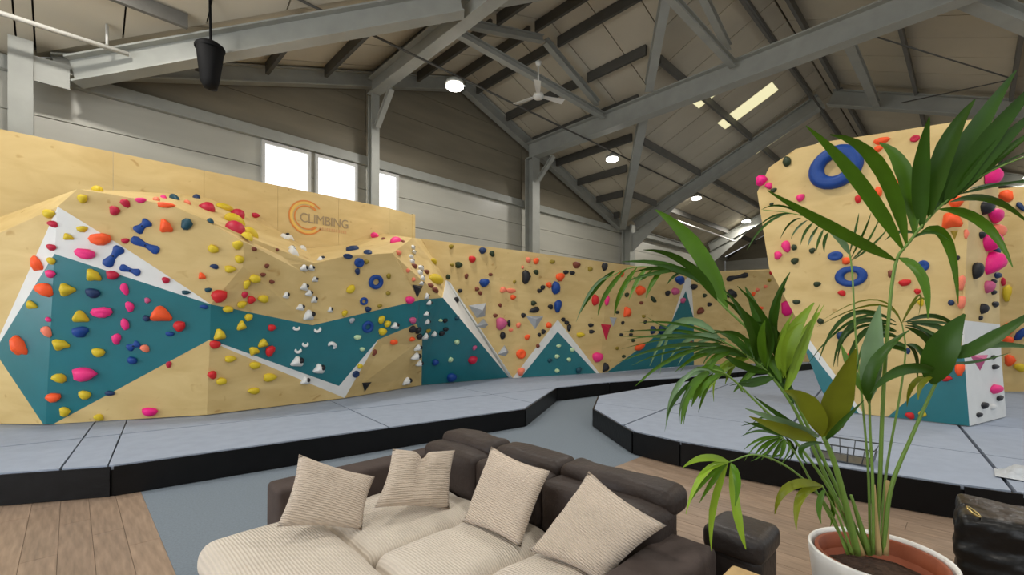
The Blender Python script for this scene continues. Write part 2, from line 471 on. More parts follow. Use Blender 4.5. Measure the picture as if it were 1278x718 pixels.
xs = [k + 0.6 for k in range(k0, 28)]
edges = sorted(set([X0 - 1] + xs + [XA, XB, XC, XE]))
for sg in (1, -1):
    for a, b in zip(edges[:-1], edges[1:]):
        if b - a < 0.05: continue
        aa, bb = a + G, b - G
        def q(x, d): return P(x, YM + sg * d, z_main(YM + d) + 0.0)
        da, db = yv(aa), yv(bb)
        if sg == 1 and int(a) in SKY and abs(a - int(a) - 0.6) < 0.01 and a > 12:
            s0, s1 = 0.9, 2.45
            sheet([q(aa, 0.02), q(bb, 0.02), q(bb, s0), q(aa, s0)], M['roof'])
            sheet([q(aa, s0), q(aa + 0.6, s0), q(aa + 0.6, s1), q(aa, s1)], M['sky_pane'], 'skylight')
            sheet([q(aa + 0.62, s0), q(bb, s0), q(bb, s1), q(aa + 0.62, s1)], M['roof'])
            sheet([q(aa, s1), q(bb, s1), q(bb, db), q(aa, da)], M['roof'])
        else:
            sheet([q(aa, 0.02), q(bb, 0.02), q(bb, db), q(aa, da)], M['roof'])
    for sx in (1, -1):
        d = yc; 
        while d < YL - YM - 0.01:
            d2 = min(d + 1.0, YL - YM)
            def hx(dd): return max(0.0, min(XB - XC, (TM * dd - (ZM - ZC)) / TC))
            def q(h, dd): return P(XC + sx * h, YM + sg * dd, ZC - TC * h)
            sheet([q(0.01, d + G), q(0.01, d2 - G), q(hx(d2 - G), d2 - G), q(hx(d + G) + 0.001, d + G)], M['roof'])
            d = d2
for sg in (1, -1):
    d = 0.35; i = 0
    while d < YL - YM:
        y = YM + sg * d; zz = z_main(y) - 0.13
        # interrupted by the cross gable where the main slope is not there
        xl = XC - max(0, (TM * d - (ZM - ZC)) / TC); xr = XC + max(0, (TM * d - (ZM - ZC)) / TC)
        spans = [(X0 + 0.02, XE - 0.02)] if d < yc + 0.5 and d < yc else [(X0 + 0.02, xl - 0.32), (xr + 0.32, XE - 0.02)]
        cut = []
        for a, b in spans:
            for fx in (XB, 24.3):
                if a < fx - 0.2 and b > fx + 0.2: cut.append((a, fx - 0.17)); a = fx + 0.17
            if b - a > 0.3: cut.append((a, b))
        for a, b in cut:
            link('purlin', bar_me('purlin', (a, y, zz), (b, y, zz), 0.07, 0.22), M['purlin'], ceiling)
        d += 1.75
    for sx in (1, -1):
        h = 0.4
        while h < XB - XC:
            x = XC + sx * h; zz = ZC - TC * h - 0.13
            dd = (ZM - ZC + TC * h) / TM
            da, db = dd + 0.22, YL - YM - 0.36
            cutd = 7.17 - YM
            for s0, s1 in ([(da, cutd - 0.1), (cutd + 0.1, db)] if (sg == 1 and da < cutd - 0.2 and h < 2.75) else [(da, db)]):
                if s1 - s0 > 0.2: link('purlin', bar_me('purlin', (x, YM + sg * s0, zz), (x, YM + sg * s1, zz), 0.07, 0.24), M['steel_dark'], ceiling)
            h += 1.2

# ---- steel frame
def beam(name, p0, p1, depth, width, label, cat='beam', m='steel', group=None, tf=0.03):
    o = link(name, ibeam_me(name, p0, p1, depth, width, tf), M[m]); return tag(o, label, cat, group)
def column(x, y, z1, dep, wid, label):
    me = ibeam_me('steel_column', (x, y, 0), (x, y, z1), dep, wid, 0.03, 0.025, Vector((0, 1, 0)))
    return tag(link('steel_column', me, M['steel']), label, 'column')
column(XA + 0.06, YL - 0.38, 5.98, 0.30, 0.26, 'bright grey steel column at the far left beside the white pipe')
column(5.2, YL - 0.42, 7.205, 0.20, 0.20, 'slim grey steel column between the second and third windows')
column(10.7, YL - 0.50, 7.095, 0.34, 0.34, 'stout grey steel column right of the pale wall panels')
column(XB, YL - 0.36, 5.9, 0.40, 0.42, 'grey steel column at the foot of the valley beam')
column(24.3, YL - 0.33, 5.9, 0.34, 0.34, 'distant grey steel column at the far corner of the side wall')
column(10.7, YM * 2 - YL + 0.3, 7.095, 0.34, 0.34, 'grey steel column carrying the right end of the long roof beam')
beam('roof_beam', (5.2, YL - 0.36, 7.415), (5.2, YR + 0.1, 7.415), 0.40, 0.26, 'long grey roof beam running from the slim column over the windows')
beam('roof_beam', (10.7, YL - 0.36, 7.36), (10.7, YR + 0.1, 7.36), 0.52, 0.30, 'large grey roof beam crossing the middle of the roof')
for (xe, sg, lab) in ((XA, 1, 'grey valley beam rising from the far left column'), (XB, 1, 'steep grey valley beam rising behind the large roof beam'), (XB, -1, 'grey valley beam of the right wing at the top right'), (XA, -1, 'grey valley beam of the right wing nearest the lounge')):
    ye = YM + sg * (YL - YM)
    p0 = P(xe, ye, EZ - 0.35); p1 = P(XC, YM + sg * yc, ZC - 0.35)
    fx = 5.2 if xe == XA else 10.7; tb = (fx - xe) / (XC - xe); dz = Vector((0, 0, -0.05 if xe == XA else 0.0))
    L_ = (p1 - p0).length; g = 0.27 / abs(XC - xe)
    beam('valley_beam', p0.lerp(p1, 0.072) + dz, p0.lerp(p1, tb - g) + dz, 0.42 if xe == XA else 0.30, 0.24, lab)
    beam('valley_beam', p0.lerp(p1, tb + g) + dz, p0.lerp(p1, 1 - 0.045) + dz, 0.28, 0.2, lab.replace('grey valley', 'upper grey valley').replace('rising from', 'above').replace('rising behind', 'above'))
for x, lab in ((5.2, 'short pale knee brace at the head of the slim column'), (10.7, 'short grey knee brace at the head of the stout column')):
    beam('knee_brace', (x, YL - (0.60 if x < 6 else 0.76), 6.42 if x < 6 else 6.36), (x, YL - (1.26 if x < 6 else 1.40), 7.06 if x < 6 else 6.95), 0.12, 0.12, lab, tf=0.02)
tag(link('gusset_plate', box_me('gusset_plate', XA + 0.195, XA + 0.585, YL - 0.51, YL - 0.48, EZ - 0.50, EZ - 0.12), M['steel']), 'grey gusset plate joining the far left column and valley beam', 'bracket')
# gable rafters on the left wall
for xe, lab in ((XA, 'grey gable rafter along the wall left of the ridge'), (XB, 'grey gable rafter along the wall descending right of the ridge')):
    sx_ = 1 if xe == XA else -1
    beam('gable_rafter', (xe + sx_ * 0.42, YL - 0.23, EZ - 0.22 + TC * 0.42), (XC - sx_ * 0.07, YL - 0.23, ZC - 0.22 - TC * 0.07), 0.34, 0.2, lab)
# trusses of the cross gable
for y, l2 in ((7.17, 'nearer the gable wall'), (3.75, 'in the middle of the roof')):
    beam('tie_beam', (5.35, y, 7.50), (10.53, y, 7.50), 0.16, 0.14, 'slender grey tie beam between the long beams ' + l2, tf=0.02)
    for xs_, l3 in ((5.2, 'rising from the slim column beam'), (10.7, 'rising from the large beam')):
        zt = min(ZC - 0.3, (z_main(y) if abs(y - YM) < yc else 99) - 0.3)
        beam('truss_rafter', (xs_ + (0.42 if xs_ < 6 else -0.42), y, 7.75), (XC + (-0.05 if xs_ < 6 else 0.05), y, ZC - 0.34), 0.16, 0.14, 'grey truss rafter ' + l3 + ' ' + l2, tf=0.02)
# main portal rafters
for x, l1 in ((XB, 'of the frame nearest the valley'), (24.3, 'of the farthest frame'), ):
    beam('portal_rafter', (x, YL - 0.68, EZ - 0.35 + TM * 0.68), (x, YM + 0.12, ZM - 0.42 - TM * 0.12), 0.44, 0.28, 'grey portal rafter rising from the wall ' + l1)
    beam('portal_rafter', (x, YM - 0.12, ZM - 0.42 - TM * 0.12), (x, YR + 0.2, EZ - 0.35 + TM * 0.2), 0.44, 0.28, 'grey portal rafter falling to the right ' + l1)
    hau = link('haunch', slab_me('haunch', [P(x - 0.02, YL - 0.58, EZ - 1.1), P(x - 0.02, YL - 0.58, EZ - 0.362), P(x - 0.02, YL - 2.6, EZ + 0.548)], (0.04, 0, 0)), M['steel']); tag(hau, 'triangular grey haunch plate ' + l1, 'bracket')
beam('tie_beam', (10.92, 1.73, 7.30), (XB - 0.2, 1.95, 8.05), 0.2, 0.16, 'short grey strut from the large beam up to the ridge frame')
beam('eaves_beam', (XB + 0.24, YL - 0.22, EZ - 0.14), (24.1, YL - 0.22, EZ - 0.14), 0.24, 0.16, 'grey eaves beam along the far side wall')
# rods, pipes, conduit
def rod(name, pts, r, m, label, cat):
    return tag(link(name, tube_me(name, pts, r, 6), M[m]), label, cat)
rod('sprinkler_pipe', [(-4, 9.43, 6.0), (0.66, 9.43, 6.0)], 0.035, 'fan', 'white pipe crossing the far left column near the roof', 'pipe')
rod('drop_pipe', [(0.4, 9.43, 6.037), (0.4, 9.43, 6.36)], 0.02, 'fan', 'thin white hanger rod above the left white pipe', 'pipe')
rod('sprinkler_pipe', [(XB + 0.2, 8.4, 5.2 + 0.75), (24.1, 8.4, 5.95)], 0.035, 'fan', 'white pipe running along the far side wall below the roof', 'pipe')
rod('conduit', [(-3, 7.8, 7.068), (XE - 0.2, 7.8, 7.068)], 0.022, 'steel_dark', 'dark conduit carrying the row of round lamps', 'conduit')
rod('conduit', [(4.0, 3.1, 8.0), (XE - 0.2, 3.1, 8.0)], 0.03, 'steel_dark', 'dark conduit running below the main ridge toward the far wall', 'conduit')
rod('brace_rod', [P(10.9, 1.3, 7.15), P(14.3, -0.6, 6.9)], 0.014, 'steel_dark', 'thin dark brace rod at the top right near the large beam', 'rod')
rod('brace_rod', [P(XB - 0.2, 1.4, 7.9), P(14.4, -0.5, 6.95)], 0.014, 'steel_dark', 'thin dark brace rod climbing from the ridge frame', 'rod')

# ---- lamps
lens_me = lathe_me('lens', [(0.001, -0.015), (0.17, -0.01), (0.19, 0.01), (0.17, 0.05), (0.001, 0.06)], 20); lens_me.materials.append(M['lamp_lens'])
house_me = lathe_me('housing', [(0.14, 0.05), (0.2, 0.055), (0.19, 0.12), (0.10, 0.15), (0.08, 0.20), (0.001, 0.20)], 20); house_me.materials.append(M['steel'])
lights = [(5.9, 7.8, 'round high bay lamp nearest the windows'), (11.95, 7.8, 'round high bay lamp right of the stout column'), (18.0, 7.8, 'third round high bay lamp along the conduit'), (23.7, 7.8, 'farthest round high bay lamp beside the tall boulder'),
          (5.9, -1.4, 'round high bay lamp over the lounge'), (11.95, -1.4, 'round high bay lamp over the tall boulder'), (18.0, -1.4, 'round high bay lamp over the far boulder'), (23.7, -1.4, 'round high bay lamp at the far right'), (-0.2, 7.8, 'round high bay lamp over the near end of the wall'), (-0.2, -1.4, 'round high bay lamp behind the lounge'), (5.9, 3.2, 'round high bay lamp above the ridge line'), (-0.2, 3.2, 'round high bay lamp behind the viewer')]
ZL = 6.8
for x, y, lab in lights:
    t = empty('high_bay_lamp', (x, y, ZL)); tag(t, lab, 'lamp', 'high bay lamps under the roof')
    link('lens', lens_me, None, t); link('housing', house_me, None, t); hz = 0.245 if y == 7.8 else max(z_main(y), z_cross(x) if XA < x < XB else 0) - ZL - 0.02
    link('hanger', tube_me('hanger', [(0, 0, 0.198), (0, 0, hz)], 0.012, 6), M['steel_dark'], t)
    ld = bpy.data.lights.new('lamp_light', 'AREA'); ld.shape = 'DISK'; ld.size = 0.4; ld.energy = LAMP_W; ld.color = (1.0, 0.96, 0.90); ld.spread = math.radians(170)
    lo = bpy.data.objects.new('lamp_light', ld); COL.objects.link(lo); lo.parent = t; lo.location = (0, 0, -0.03)

# ---- ceiling fan
c = at_y(672, 120, 6.6); 
fan = empty('ceiling_fan', c); tag(fan, 'white three-blade ceiling fan hanging below the tie beam', 'fan')
link('hub', lathe_me('hub', [(0.001, -0.06), (0.10, -0.05), (0.12, 0.0), (0.10, 0.05), (0.001, 0.06)], 16), M['fan'], fan)
link('rod', tube_me('rod', [(0, 0, 0.05), (0, 0, 0.75)], 0.018, 6), M['fan'], fan)
link('canopy', lathe_me('canopy', [(0.001, 0.75), (0.07, 0.74), (0.05, 0.66), (0.02, 0.64)], 12), M['fan'], fan)
for k in range(3):
    a = math.radians(100 + 120 * k); ca, sa = math.cos(a), math.sin(a)
    pts = [Vector((ca * r - sa * w, sa * r + ca * w, dz)) for r, w, dz in ((0.1, -0.04, 0), (0.62, -0.075, 0.02), (0.62, 0.075, -0.02), (0.1, 0.04, 0))]
    link('blade', slab_me('blade', pts, (0, 0, 0.012)), M['fan'], fan)

# ---- black sack hanging near the windows
c = at_y(262, 55, 8.4)
sk = empty('hanging_bag', c); tag(sk, 'black sack hanging from the roof beam at the upper left', 'bag')
prof = []
body = lathe_me('body', [(0.001, -0.72), (0.09, -0.70), (0.125, -0.6), (0.17, -0.3), (0.20, -0.08), (0.15, 0.0), (0.05, 0.03), (0.001, 0.04)], 18)
for v in body.vertices: v.co.x += 0.03 * noise.noise(v.co * 7); v.co.y += 0.03 * noise.noise(v.co * 6 + Vector((3, 1, 0)))
link('body', body, M['black'], sk)
link('strap', tube_me('strap', [(0, 0, 0.02), (0.01, 0, 0.1), (0, 0.0, max(z_main(c.y), z_cross(c.x) if XA < c.x < XB else 0) - c.z - 0.03)], 0.02, 6), M['black'], sk)
link('collar', lathe_me('collar', [(0.2, -0.1), (0.212, -0.07), (0.2, -0.04)], 18), M['black'], sk)

# ================================================================== CRASH MATS
MH = 0.30
def crash_mat(name, poly, cutsets, label, sidepts):
    t = empty(name, (poly[0][0], poly[0][1], 0)); ox, oy = poly[0]
    tag(t, label, 'crash mat')
    loc = [(x - ox, y - oy) for x, y in poly]
    link('core', slab_me('core', [Vector((x, y, 0.004)) for x, y in loc], (0, 0, MH - 0.05)), M['mat_side'], t)
    cells = [poly]
    for (a, b, cs) in cutsets:
        nxt = []
        for pl in cells:
            cur = pl
            for c in sorted(cs):
                lo = clip_poly(cur, a, b, c); cur = clip_poly(cur, -a, -b, -c) if len(cur) >= 3 else []
                if len(lo) >= 3 and area2(lo) > 0.02: nxt.append(lo)
                if len(cur) < 3: break
            if len(cur) >= 3 and area2(cur) > 0.02: nxt.append(cur)
        cells = nxt
    for pl in cells:
        cx = sum(p[0] for p in pl) / len(pl); cy = sum(p[1] for p in pl) / len(pl)
        q = []
        ex = max(p[0] for p in pl) - min(p[0] for p in pl); ey = max(p[1] for p in pl) - min(p[1] for p in pl)
        fx = max(0.3, 1 - 0.022 / ex); fy = max(0.3, 1 - 0.04 / ey)
        for x, y in pl:
            q.append(Vector((cx + (x - cx) * fx - ox, cy + (y - cy) * fy - oy, MH)))
        link('mat_panel', slab_me('mat_panel', q, (0, 0, -0.046)), M['mat_top'], t)
    for (a, b) in sidepts:
        a = Vector((a[0] - ox, a[1] - oy, 0)); b = Vector((b[0] - ox, b[1] - oy, 0))
        d = (b - a).normalized(); n = Vector((d.y, -d.x, 0)) * 0.02
        a = a + d * 0.012; b = b - d * 0.012
        me = slab_me('side_panel', [a + n + Vector((0, 0, 0.006)), b + n + Vector((0, 0, 0.006)), b + n + Vector((0, 0, MH - 0.012)), a + n + Vector((0, 0, MH - 0.012))], -n * 0.9)
        link('side_panel', me, M['mat_side'], t)
    return t
Lf = [(-5, 7.1), (-0.47, 6.27), (0.287, 5.86), (5.36, 5.18), (7.69, 6.47), (9.39, 6.22), (11.5, 5.42), (14.2, 4.92), (18, 4.4), (21.5, 4.1)]
Lb = [(21.5, 9.3), (-5, 10.0)]
crash_mat('crash_mat', Lf + Lb, [(0.139, 0.99, [7.48]), (1, -0.12, [-3.0, -0.80, -0.45, 2.4, 5.2, 8.0, 10.8, 13.6, 16.4])],
          'long pale grey crash mat with black sides under the left climbing wall', list(zip(Lf[:-1], Lf[1:])))
Rf = [(5.6, -3.3), (5.55, -0.29), (5.45, 0.07), (5.25, 1.2), (5.14, 2.41), (5.21, 3.08), (6.18, 4.39), (7.39, 5.13), (10.58, 5.02), (13.05, 4.30), (17.5, 3.4)]
Rb = [(19.5, 3.0), (19.5, -3.3)]
side = [(Rf[i + 1], Rf[i]) for i in range(len(Rf) - 1)]
crash_mat('crash_mat', Rf + Rb, [(1, 0.05, [6.9, 9.0, 11.2, 13.6, 16.0]), (-0.12, 1, [-2.6, -0.9, 0.9, 2.7])],
          'pale grey crash mat with black sides under the tall boulder', side)

# ================================================================== CLIMBING WALLS
VD = {}          # pixel corner -> 3D corner shared by neighbouring panels
FACES = []       # (pixel polygon, plane normal, plane, facet name) used to seat the holds
def setv(px, py, p): VD[(px, py)] = p; return p
def base(px, py): return setv(px, py, at_z(px, py, MH + 0.014))
def panel(parent, pix, pl, m, name, facet, thick=0.02):
    pts = []
    for q in pix:
        if q not in VD: VD[q] = at_plane(q[0], q[1], pl)
        if VD[q].z < MH + 0.014: VD[q].z = MH + 0.014
        pts.append(VD[q])
    o = link(name, slab_me(name, pts, -pl[1] * thick), M[m], parent)
    FACES.append((pix, pl, facet))
    return o
wall = empty('climbing_wall', (0, 0, 0))
tag(wall, 'long faceted plywood climbing wall with teal and white mountain shapes', 'climbing wall')

base(57, 530); base(258, 518); base(430, 497); base(526, 481); base(640, 472); base(748, 466); base(866, 456)
b0 = at_z(-14, 530, MH)
setv(68, 317, at_y(68, 317, 8.25))
plA = plane(VD[(57, 530)], VD[(68, 317)], b0)
plB = plane(VD[(57, 530)], VD[(68, 317)], VD[(258, 518)])
for q in ((72, 258), (97, 236), (163, 247), (215, 257), (250, 272), (305, 302), (303, 333), (263, 380), (262, 424)): setv(*q, at_plane(*q, plB))
plC = plane(VD[(258, 518)], VD[(263, 380)], VD[(430, 497)])
for q in ((390, 406), (388, 345), (423, 482), (280, 434)): setv(*q, at_plane(*q, plC))
setv(392, 329, VD[(388, 345)] + (at_plane(392, 329, plC) - VD[(388, 345)]) * 1.0)
setv(523, 375, at_y(523, 375, 7.75))
plD = plane(VD[(390, 406)], VD[(523, 375)], VD[(423, 482)])
for q in ((490, 316), (430, 320), (520, 404), (472, 424)): setv(*q, at_plane(*q, plD))
setv(553, 372, at_y(553, 372, 7.85))
plE = plane(VD[(526, 481)], VD[(553, 372)], VD[(523, 375)])
plF = plane(VD[(526, 481)], VD[(553, 372)], at_z(635, 472, MH))
setv(760, 328, at_y(760, 328, 7.3))
plG = plane(VD[(640, 472)], VD[(748, 466)], VD[(760, 328)])
plH = plane(VD[(748, 466)], VD[(760, 328)], VD[(866, 456)])
setv(862, 340, at_plane(862, 340, plH))
for q in ((557, 350), (562, 353)): setv(*q, at_plane(*q, plG))
plI = plane(VD[(866, 456)], at_z(1015, 452, MH), VD[(866, 456)] + Vector((0, 0, 1)))
plBack = (Vector((0, 9.58, 0)), Vector((0, -1, 0)))
for q in ((225, 242), (263, 247), (320, 268), (345, 287), (383, 310), (427, 306), (456, 294), (480, 292)): setv(*q, at_plane(*q, plBack))
setv(515, 297, at_y(515, 297, 8.45)); setv(525, 298, at_plane(525, 298, plG))
plR = plane(VD[(430, 497)], VD[(526, 481)], VD[(520, 404)])
plS1 = plane(VD[(97, 236)], VD[(320, 268)], VD[(305, 302)])
plS2 = plane(VD[(392, 329)], VD[(427, 306)], VD[(490, 316)])

PN = 'plywood_panel'; TN = 'teal_panel'; WN = 'white_panel'
fa = 'light teal end facet'
panel(wall, [(57, 530), (68, 317), (0, 427), (-4, 437), (0, 449), (54, 530)], plA, 'teal', TN, fa)
panel(wall, [(72, 258), (49, 310), (0, 418), (-8, 437), (-14, 437), (-14, 297), (0, 291)], plA, 'ply', PN, 'plywood end facet')
panel(wall, [(-14, 437), (-4, 437), (0, 449), (54, 530), (-14, 530)], plA, 'ply', PN, 'plywood end facet')
panel(wall, [(72, 258), (68, 317), (0, 427), (-4, 437), (-8, 437), (0, 418), (49, 310)], plA, 'white', WN, 'white end band')
for q in ((-14, 279), (0, 271)): setv(*q, at_plane(*q, plBack))
panel(wall, [(-14, 297), (0, 291), (72, 258), (97, 236), (0, 271), (-14, 279)], plane(VD[(0, 291)], VD[(0, 271)], VD[(72, 258)]), 'ply', 'ledge_panel', 'plywood end ledge')
fb = 'big dark teal facet'
panel(wall, [(57, 530), (68, 317), (263, 380), (262, 424), (67, 530)], plB, 'teal', TN, fb)
panel(wall, [(67, 530), (262, 424), (258, 518)], plB, 'ply', PN, 'plywood triangle below the big teal facet')
panel(wall, [(68, 317), (72, 258), (150, 306), (238, 363), (263, 380)], plB, 'white', WN, 'white band above the big teal facet')
panel(wall, [(72, 258), (97, 236), (163, 247), (215, 257), (250, 272), (305, 302), (303, 333), (263, 380), (238, 363), (150, 306)], plB, 'ply', PN, 'plywood bulge above the big teal facet')
panel(wall, [(262, 424), (263, 380), (390, 406), (423, 482)], plC, 'teal', TN, 'left half of the teal valley')
panel(wall, [(262, 424), (423, 482), (430, 497), (280, 434)], plC, 'white', WN, 'white band under the teal valley')
panel(wall, [(258, 518), (262, 424), (280, 434), (430, 497)], plC, 'ply', PN, 'plywood facet below the teal valley')
panel(wall, [(263, 380), (303, 333), (388, 345), (390, 406)], plC, 'ply', PN, 'plywood facet above the teal valley')
panel(wall, [(303, 333), (305, 302), (352, 320), (392, 329), (388, 345)], plC, 'ply', PN, 'shaded strip under the slab edge')
panel(wall, [(423, 482), (390, 406), (523, 375), (520, 404), (472, 424)], plD, 'teal', TN, 'right half of the teal valley')
panel(wall, [(423, 482), (430, 497), (472, 424)], plD, 'white', WN, 'white foot of the teal valley')
panel(wall, [(390, 406), (388, 345), (392, 329), (430, 320), (490, 316), (523, 375)], plD, 'ply', PN, 'plywood facet around the blue rings')
panel(wall, [(490, 316), (515, 297), (525, 298), (557, 350), (553, 372), (523, 375)], plane(VD[(490, 316)], VD[(557, 350)], VD[(523, 375)]), 'ply', PN, 'narrow speckled facet')
panel(wall, [(430, 497), (472, 424), (520, 404), (527, 425), (526, 481)], plR, 'ply', PN, 'shaded plywood recess')
panel(wall, [(520, 404), (523, 375), (553, 372), (526, 481), (527, 425)], plE, 'teal', TN, 'dark side of second teal peak')
panel(wall, [(526, 481), (553, 372), (635, 472)], plF, 'teal', TN, 'second teal peak')
panel(wall, [(553, 372), (557, 350), (562, 353), (640, 472), (635, 472)], plF, 'white', WN, 'white edge of the second peak')
panel(wall, [(562, 353), (557, 350), (525, 298), (640, 312), (760, 328), (748, 466), (696, 399), (640, 472)], plG, 'ply', PN, 'tall plywood facet with grey volumes')
panel(wall, [(640, 472), (696, 399), (748, 466), (744, 466), (696, 414), (650, 472)], plG, 'white', WN, 'white edge of the third peak')
panel(wall, [(650, 472), (696, 414), (744, 466)], plG, 'teal', TN, 'third teal peak')
panel(wall, [(748, 466), (760, 328), (800, 333), (862, 340), (855, 350), (838, 402), (808, 428), (757, 465)], plH, 'ply', PN, 'far plywood facet behind the palm')
panel(wall, [(757, 465), (808, 428), (838, 402), (856, 363), (866, 398), (866, 456)], plH, 'teal', TN, 'farthest teal peak')
panel(wall, [(838, 402), (855, 350), (862, 340), (868, 400), (866, 398), (856, 363)], plH, 'white', WN, 'white tip of the farthest peak')
panel(wall, [(866, 456), (866, 398), (862, 340), (960, 336), (1040, 336), (1040, 451)], plI, 'ply', PN, 'farthest plywood end facet')
panel(wall, [(97, 236), (225, 242), (263, 247), (320, 268), (345, 287), (383, 310), (392, 329), (352, 320), (305, 302), (250, 272), (215, 257), (163, 247)], plS1, 'ply', 'slab_panel', 'bright sloping slab on top')
panel(wall, [(392, 329), (383, 310), (427, 306), (456, 294), (480, 292), (515, 297), (490, 316), (430, 320)], plS2, 'ply', 'slab_panel', 'bright sloping slab beside the sign')

# ---- plywood backboard behind the bulge, in sheets
bb = empty('plywood_backboard', (0, 9.6, MH + 0.002)); tag(bb, 'tall plain plywood backboard behind the wall with the round sign', 'wall panel')
x = -4.4; i = 0
while x < 4.8:
    w = 1.22
    link('plywood_sheet', box_me('plywood_sheet', x + 0.002, x + w - 0.002, 0.0 - 0.0, 0.02, 0, 4.14), M['ply'], bb); x += w
xe = x
link('plywood_sheet', slab_me('plywood_sheet', [Vector((xe, 0, 0)), Vector((6.1, 0.12, 0)), Vector((6.1, 0.12, 4.12)), Vector((xe, 0, 4.14))], (0, 0.02, 0)), M['ply'], bb)
link('end_post', box_me('end_post', 6.04, 6.12, 0.10, 0.7, 0, 4.14), M['ply'], bb)

# ---- printed sign
sg = empty('wall_sign', (3.47, 9.597, 3.90)); tag(sg, 'printed round orange letter logo with the word CLIMBING on plywood', 'sign')
def arc(r0, r1, a0, a1, m, y):
    vs = []; n = 28
    for k in range(n + 1):
        a = math.radians(a0 + (a1 - a0) * k / n)
        for r in (r0, r1): vs.append((r * math.cos(a), y, r * math.sin(a)))
    link('logo_arc', pydata('logo_arc', vs, [(2 * k, 2 * k + 1, 2 * k + 3, 2 * k + 2) for k in range(n)]), M[m], sg)
arc(0.325, 0.355, 40, 325, 'logo_or', -0.004)
arc(0.275, 0.325, 60, 310, 'logo_ye', -0.003)
arc(0.225, 0.25, 45, 318, 'logo_or', -0.004)
arc(0.25, 0.275, 42, 75, 'logo_or', -0.004); arc(0.25, 0.275, 290, 322, 'logo_or', -0.004)
def text_me(body, size):
    cu = bpy.data.curves.new('sign_text', 'FONT'); cu.body = body; cu.size = size; cu.extrude = 0.001; cu.space_character = 0.95
    ob = bpy.data.objects.new('tmp_text', cu); COL.objects.link(ob)
    dg = bpy.context.evaluated_depsgraph_get(); dg.update()
    me = bpy.data.meshes.new_from_object(ob.evaluated_get(dg))
    bpy.data.objects.remove(ob); bpy.data.curves.remove(cu)
    return me
tm = text_me('CLIMBING', 0.27)
xsz = max(v.co.x for v in tm.vertices)
tm.materials.clear()
to = link('lettering', tm, M['logo_gr'], sg, (-0.14, -0.004, -0.10)); to.rotation_euler = (math.radians(90), 0, 0); to.scale = (1.02 / xsz, 1, 1)
vs = []; fs = []
for k in range(12):
    a = 0.26 + k * 0.05
    n = len(vs); h = 0.07
    vs += [(a, -0.004, -0.22), (a + 0.028, -0.004, -0.22), (a + 0.028, -0.004, -0.22 + h), (a, -0.004, -0.22 + h)]; fs.append((n, n + 1, n + 2, n + 3))
link('small_lettering', pydata('small_lettering', vs, fs), M['logo_pl'], sg)

# ---- the free-standing boulder on the right
tower = empty('climbing_boulder', (0, 0, 0)); tag(tower, 'tall free-standing plywood boulder with a big blue ring behind the palm', 'climbing wall')
base(1078, 517); base(1210, 532); base(1256, 520)
setv(1215, 149, at_x(1215, 149, 8.35))
plT = plane(VD[(1078, 517)], VD[(1210, 532)], VD[(1215, 149)])
ft = 'tall plywood face of the free-standing boulder'
outline = [(960, 209), (993, 186), (1030, 177), (1090, 168), (1186, 153), (1215, 149)]
leftl = [(960, 209), (945, 240), (960, 335), (1003, 414)]
panel(tower, outline + [(1205, 340), (1203, 440), (1108, 524), (1078, 517), (1003, 414), (960, 335), (945, 240)], plT, 'ply', PN, ft)
panel(tower, [(1003, 414), (1078, 517), (1072, 517), (1000, 424)], plT, 'white', WN, 'white edge of the boulder')
panel(tower, [(1000, 424), (1072, 517), (1038, 514), (1022, 480)], plT, 'teal', TN, 'lower left teal corner of the boulder')
panel(tower, [(1203, 440), (1210, 532), (1108, 524)], plT, 'teal', TN, 'lower right teal corner of the boulder')
plS = plane(VD[(1210, 532)], VD[(1256, 520)], VD[(1205, 340)])
fs_ = 'bright narrow side of the boulder'
panel(tower, [(1215, 149), (1205, 340), (1204, 400), (1248, 405), (1246, 300), (1246, 205)], plS, 'ply', PN, fs_)
panel(tower, [(1204, 400), (1203, 440), (1210, 532), (1256, 520), (1250, 450), (1248, 405)], plS, 'white', WN, fs_)
def cap(seq):
    for a, b in zip(seq[:-1], seq[1:]):
        A, B = VD[a], VD[b]; off = Vector((1.7, 0, 0))
        A = A + Vector((0.03, 0, -0.01)); B = B + Vector((0.03, 0, -0.01))
        A.z = max(A.z, MH + 0.04); B.z = max(B.z, MH + 0.04)
        n = (B - A).cross(off).normalized() * 0.02
        link('side_panel', slab_me('side_panel', [A, B, B + off, A + off], n), M['ply'], tower)
cap(outline); cap([(960, 209), (945, 240), (960, 335), (1003, 414), (1022, 480), (1038, 514)])

far = empty('climbing_boulder', (0, 0, 0)); tag(far, 'far plywood boulder glimpsed at the right edge of the picture', 'climbing wall')
X2 = 13.6
plX = (Vector((X2, 0, 0)), Vector((-1, 0, 0)))
panel(far, [(1240, 236), (1420, 222), (1420, 489), (1240, 489)], plX, 'ply', PN, 'far boulder at the right edge')
for q in ((1240, 236), (1420, 222)): pass
A, B = VD[(1240, 236)], VD[(1420, 222)]
A0, B0 = VD[(1240, 489)], VD[(1420, 489)]
off = Vector((1.5, 0, 0)); d = Vector((0.025, 0, 0))
link('side_panel', slab_me('side_panel', [A + d, B + d, B + off, A + off], (0, 0, -0.02)), M['ply'], far)
link('side_panel', slab_me('side_panel', [A + d, A0 + d, A0 + off, A + off], (0, -0.02, 0)), M['ply'], far)

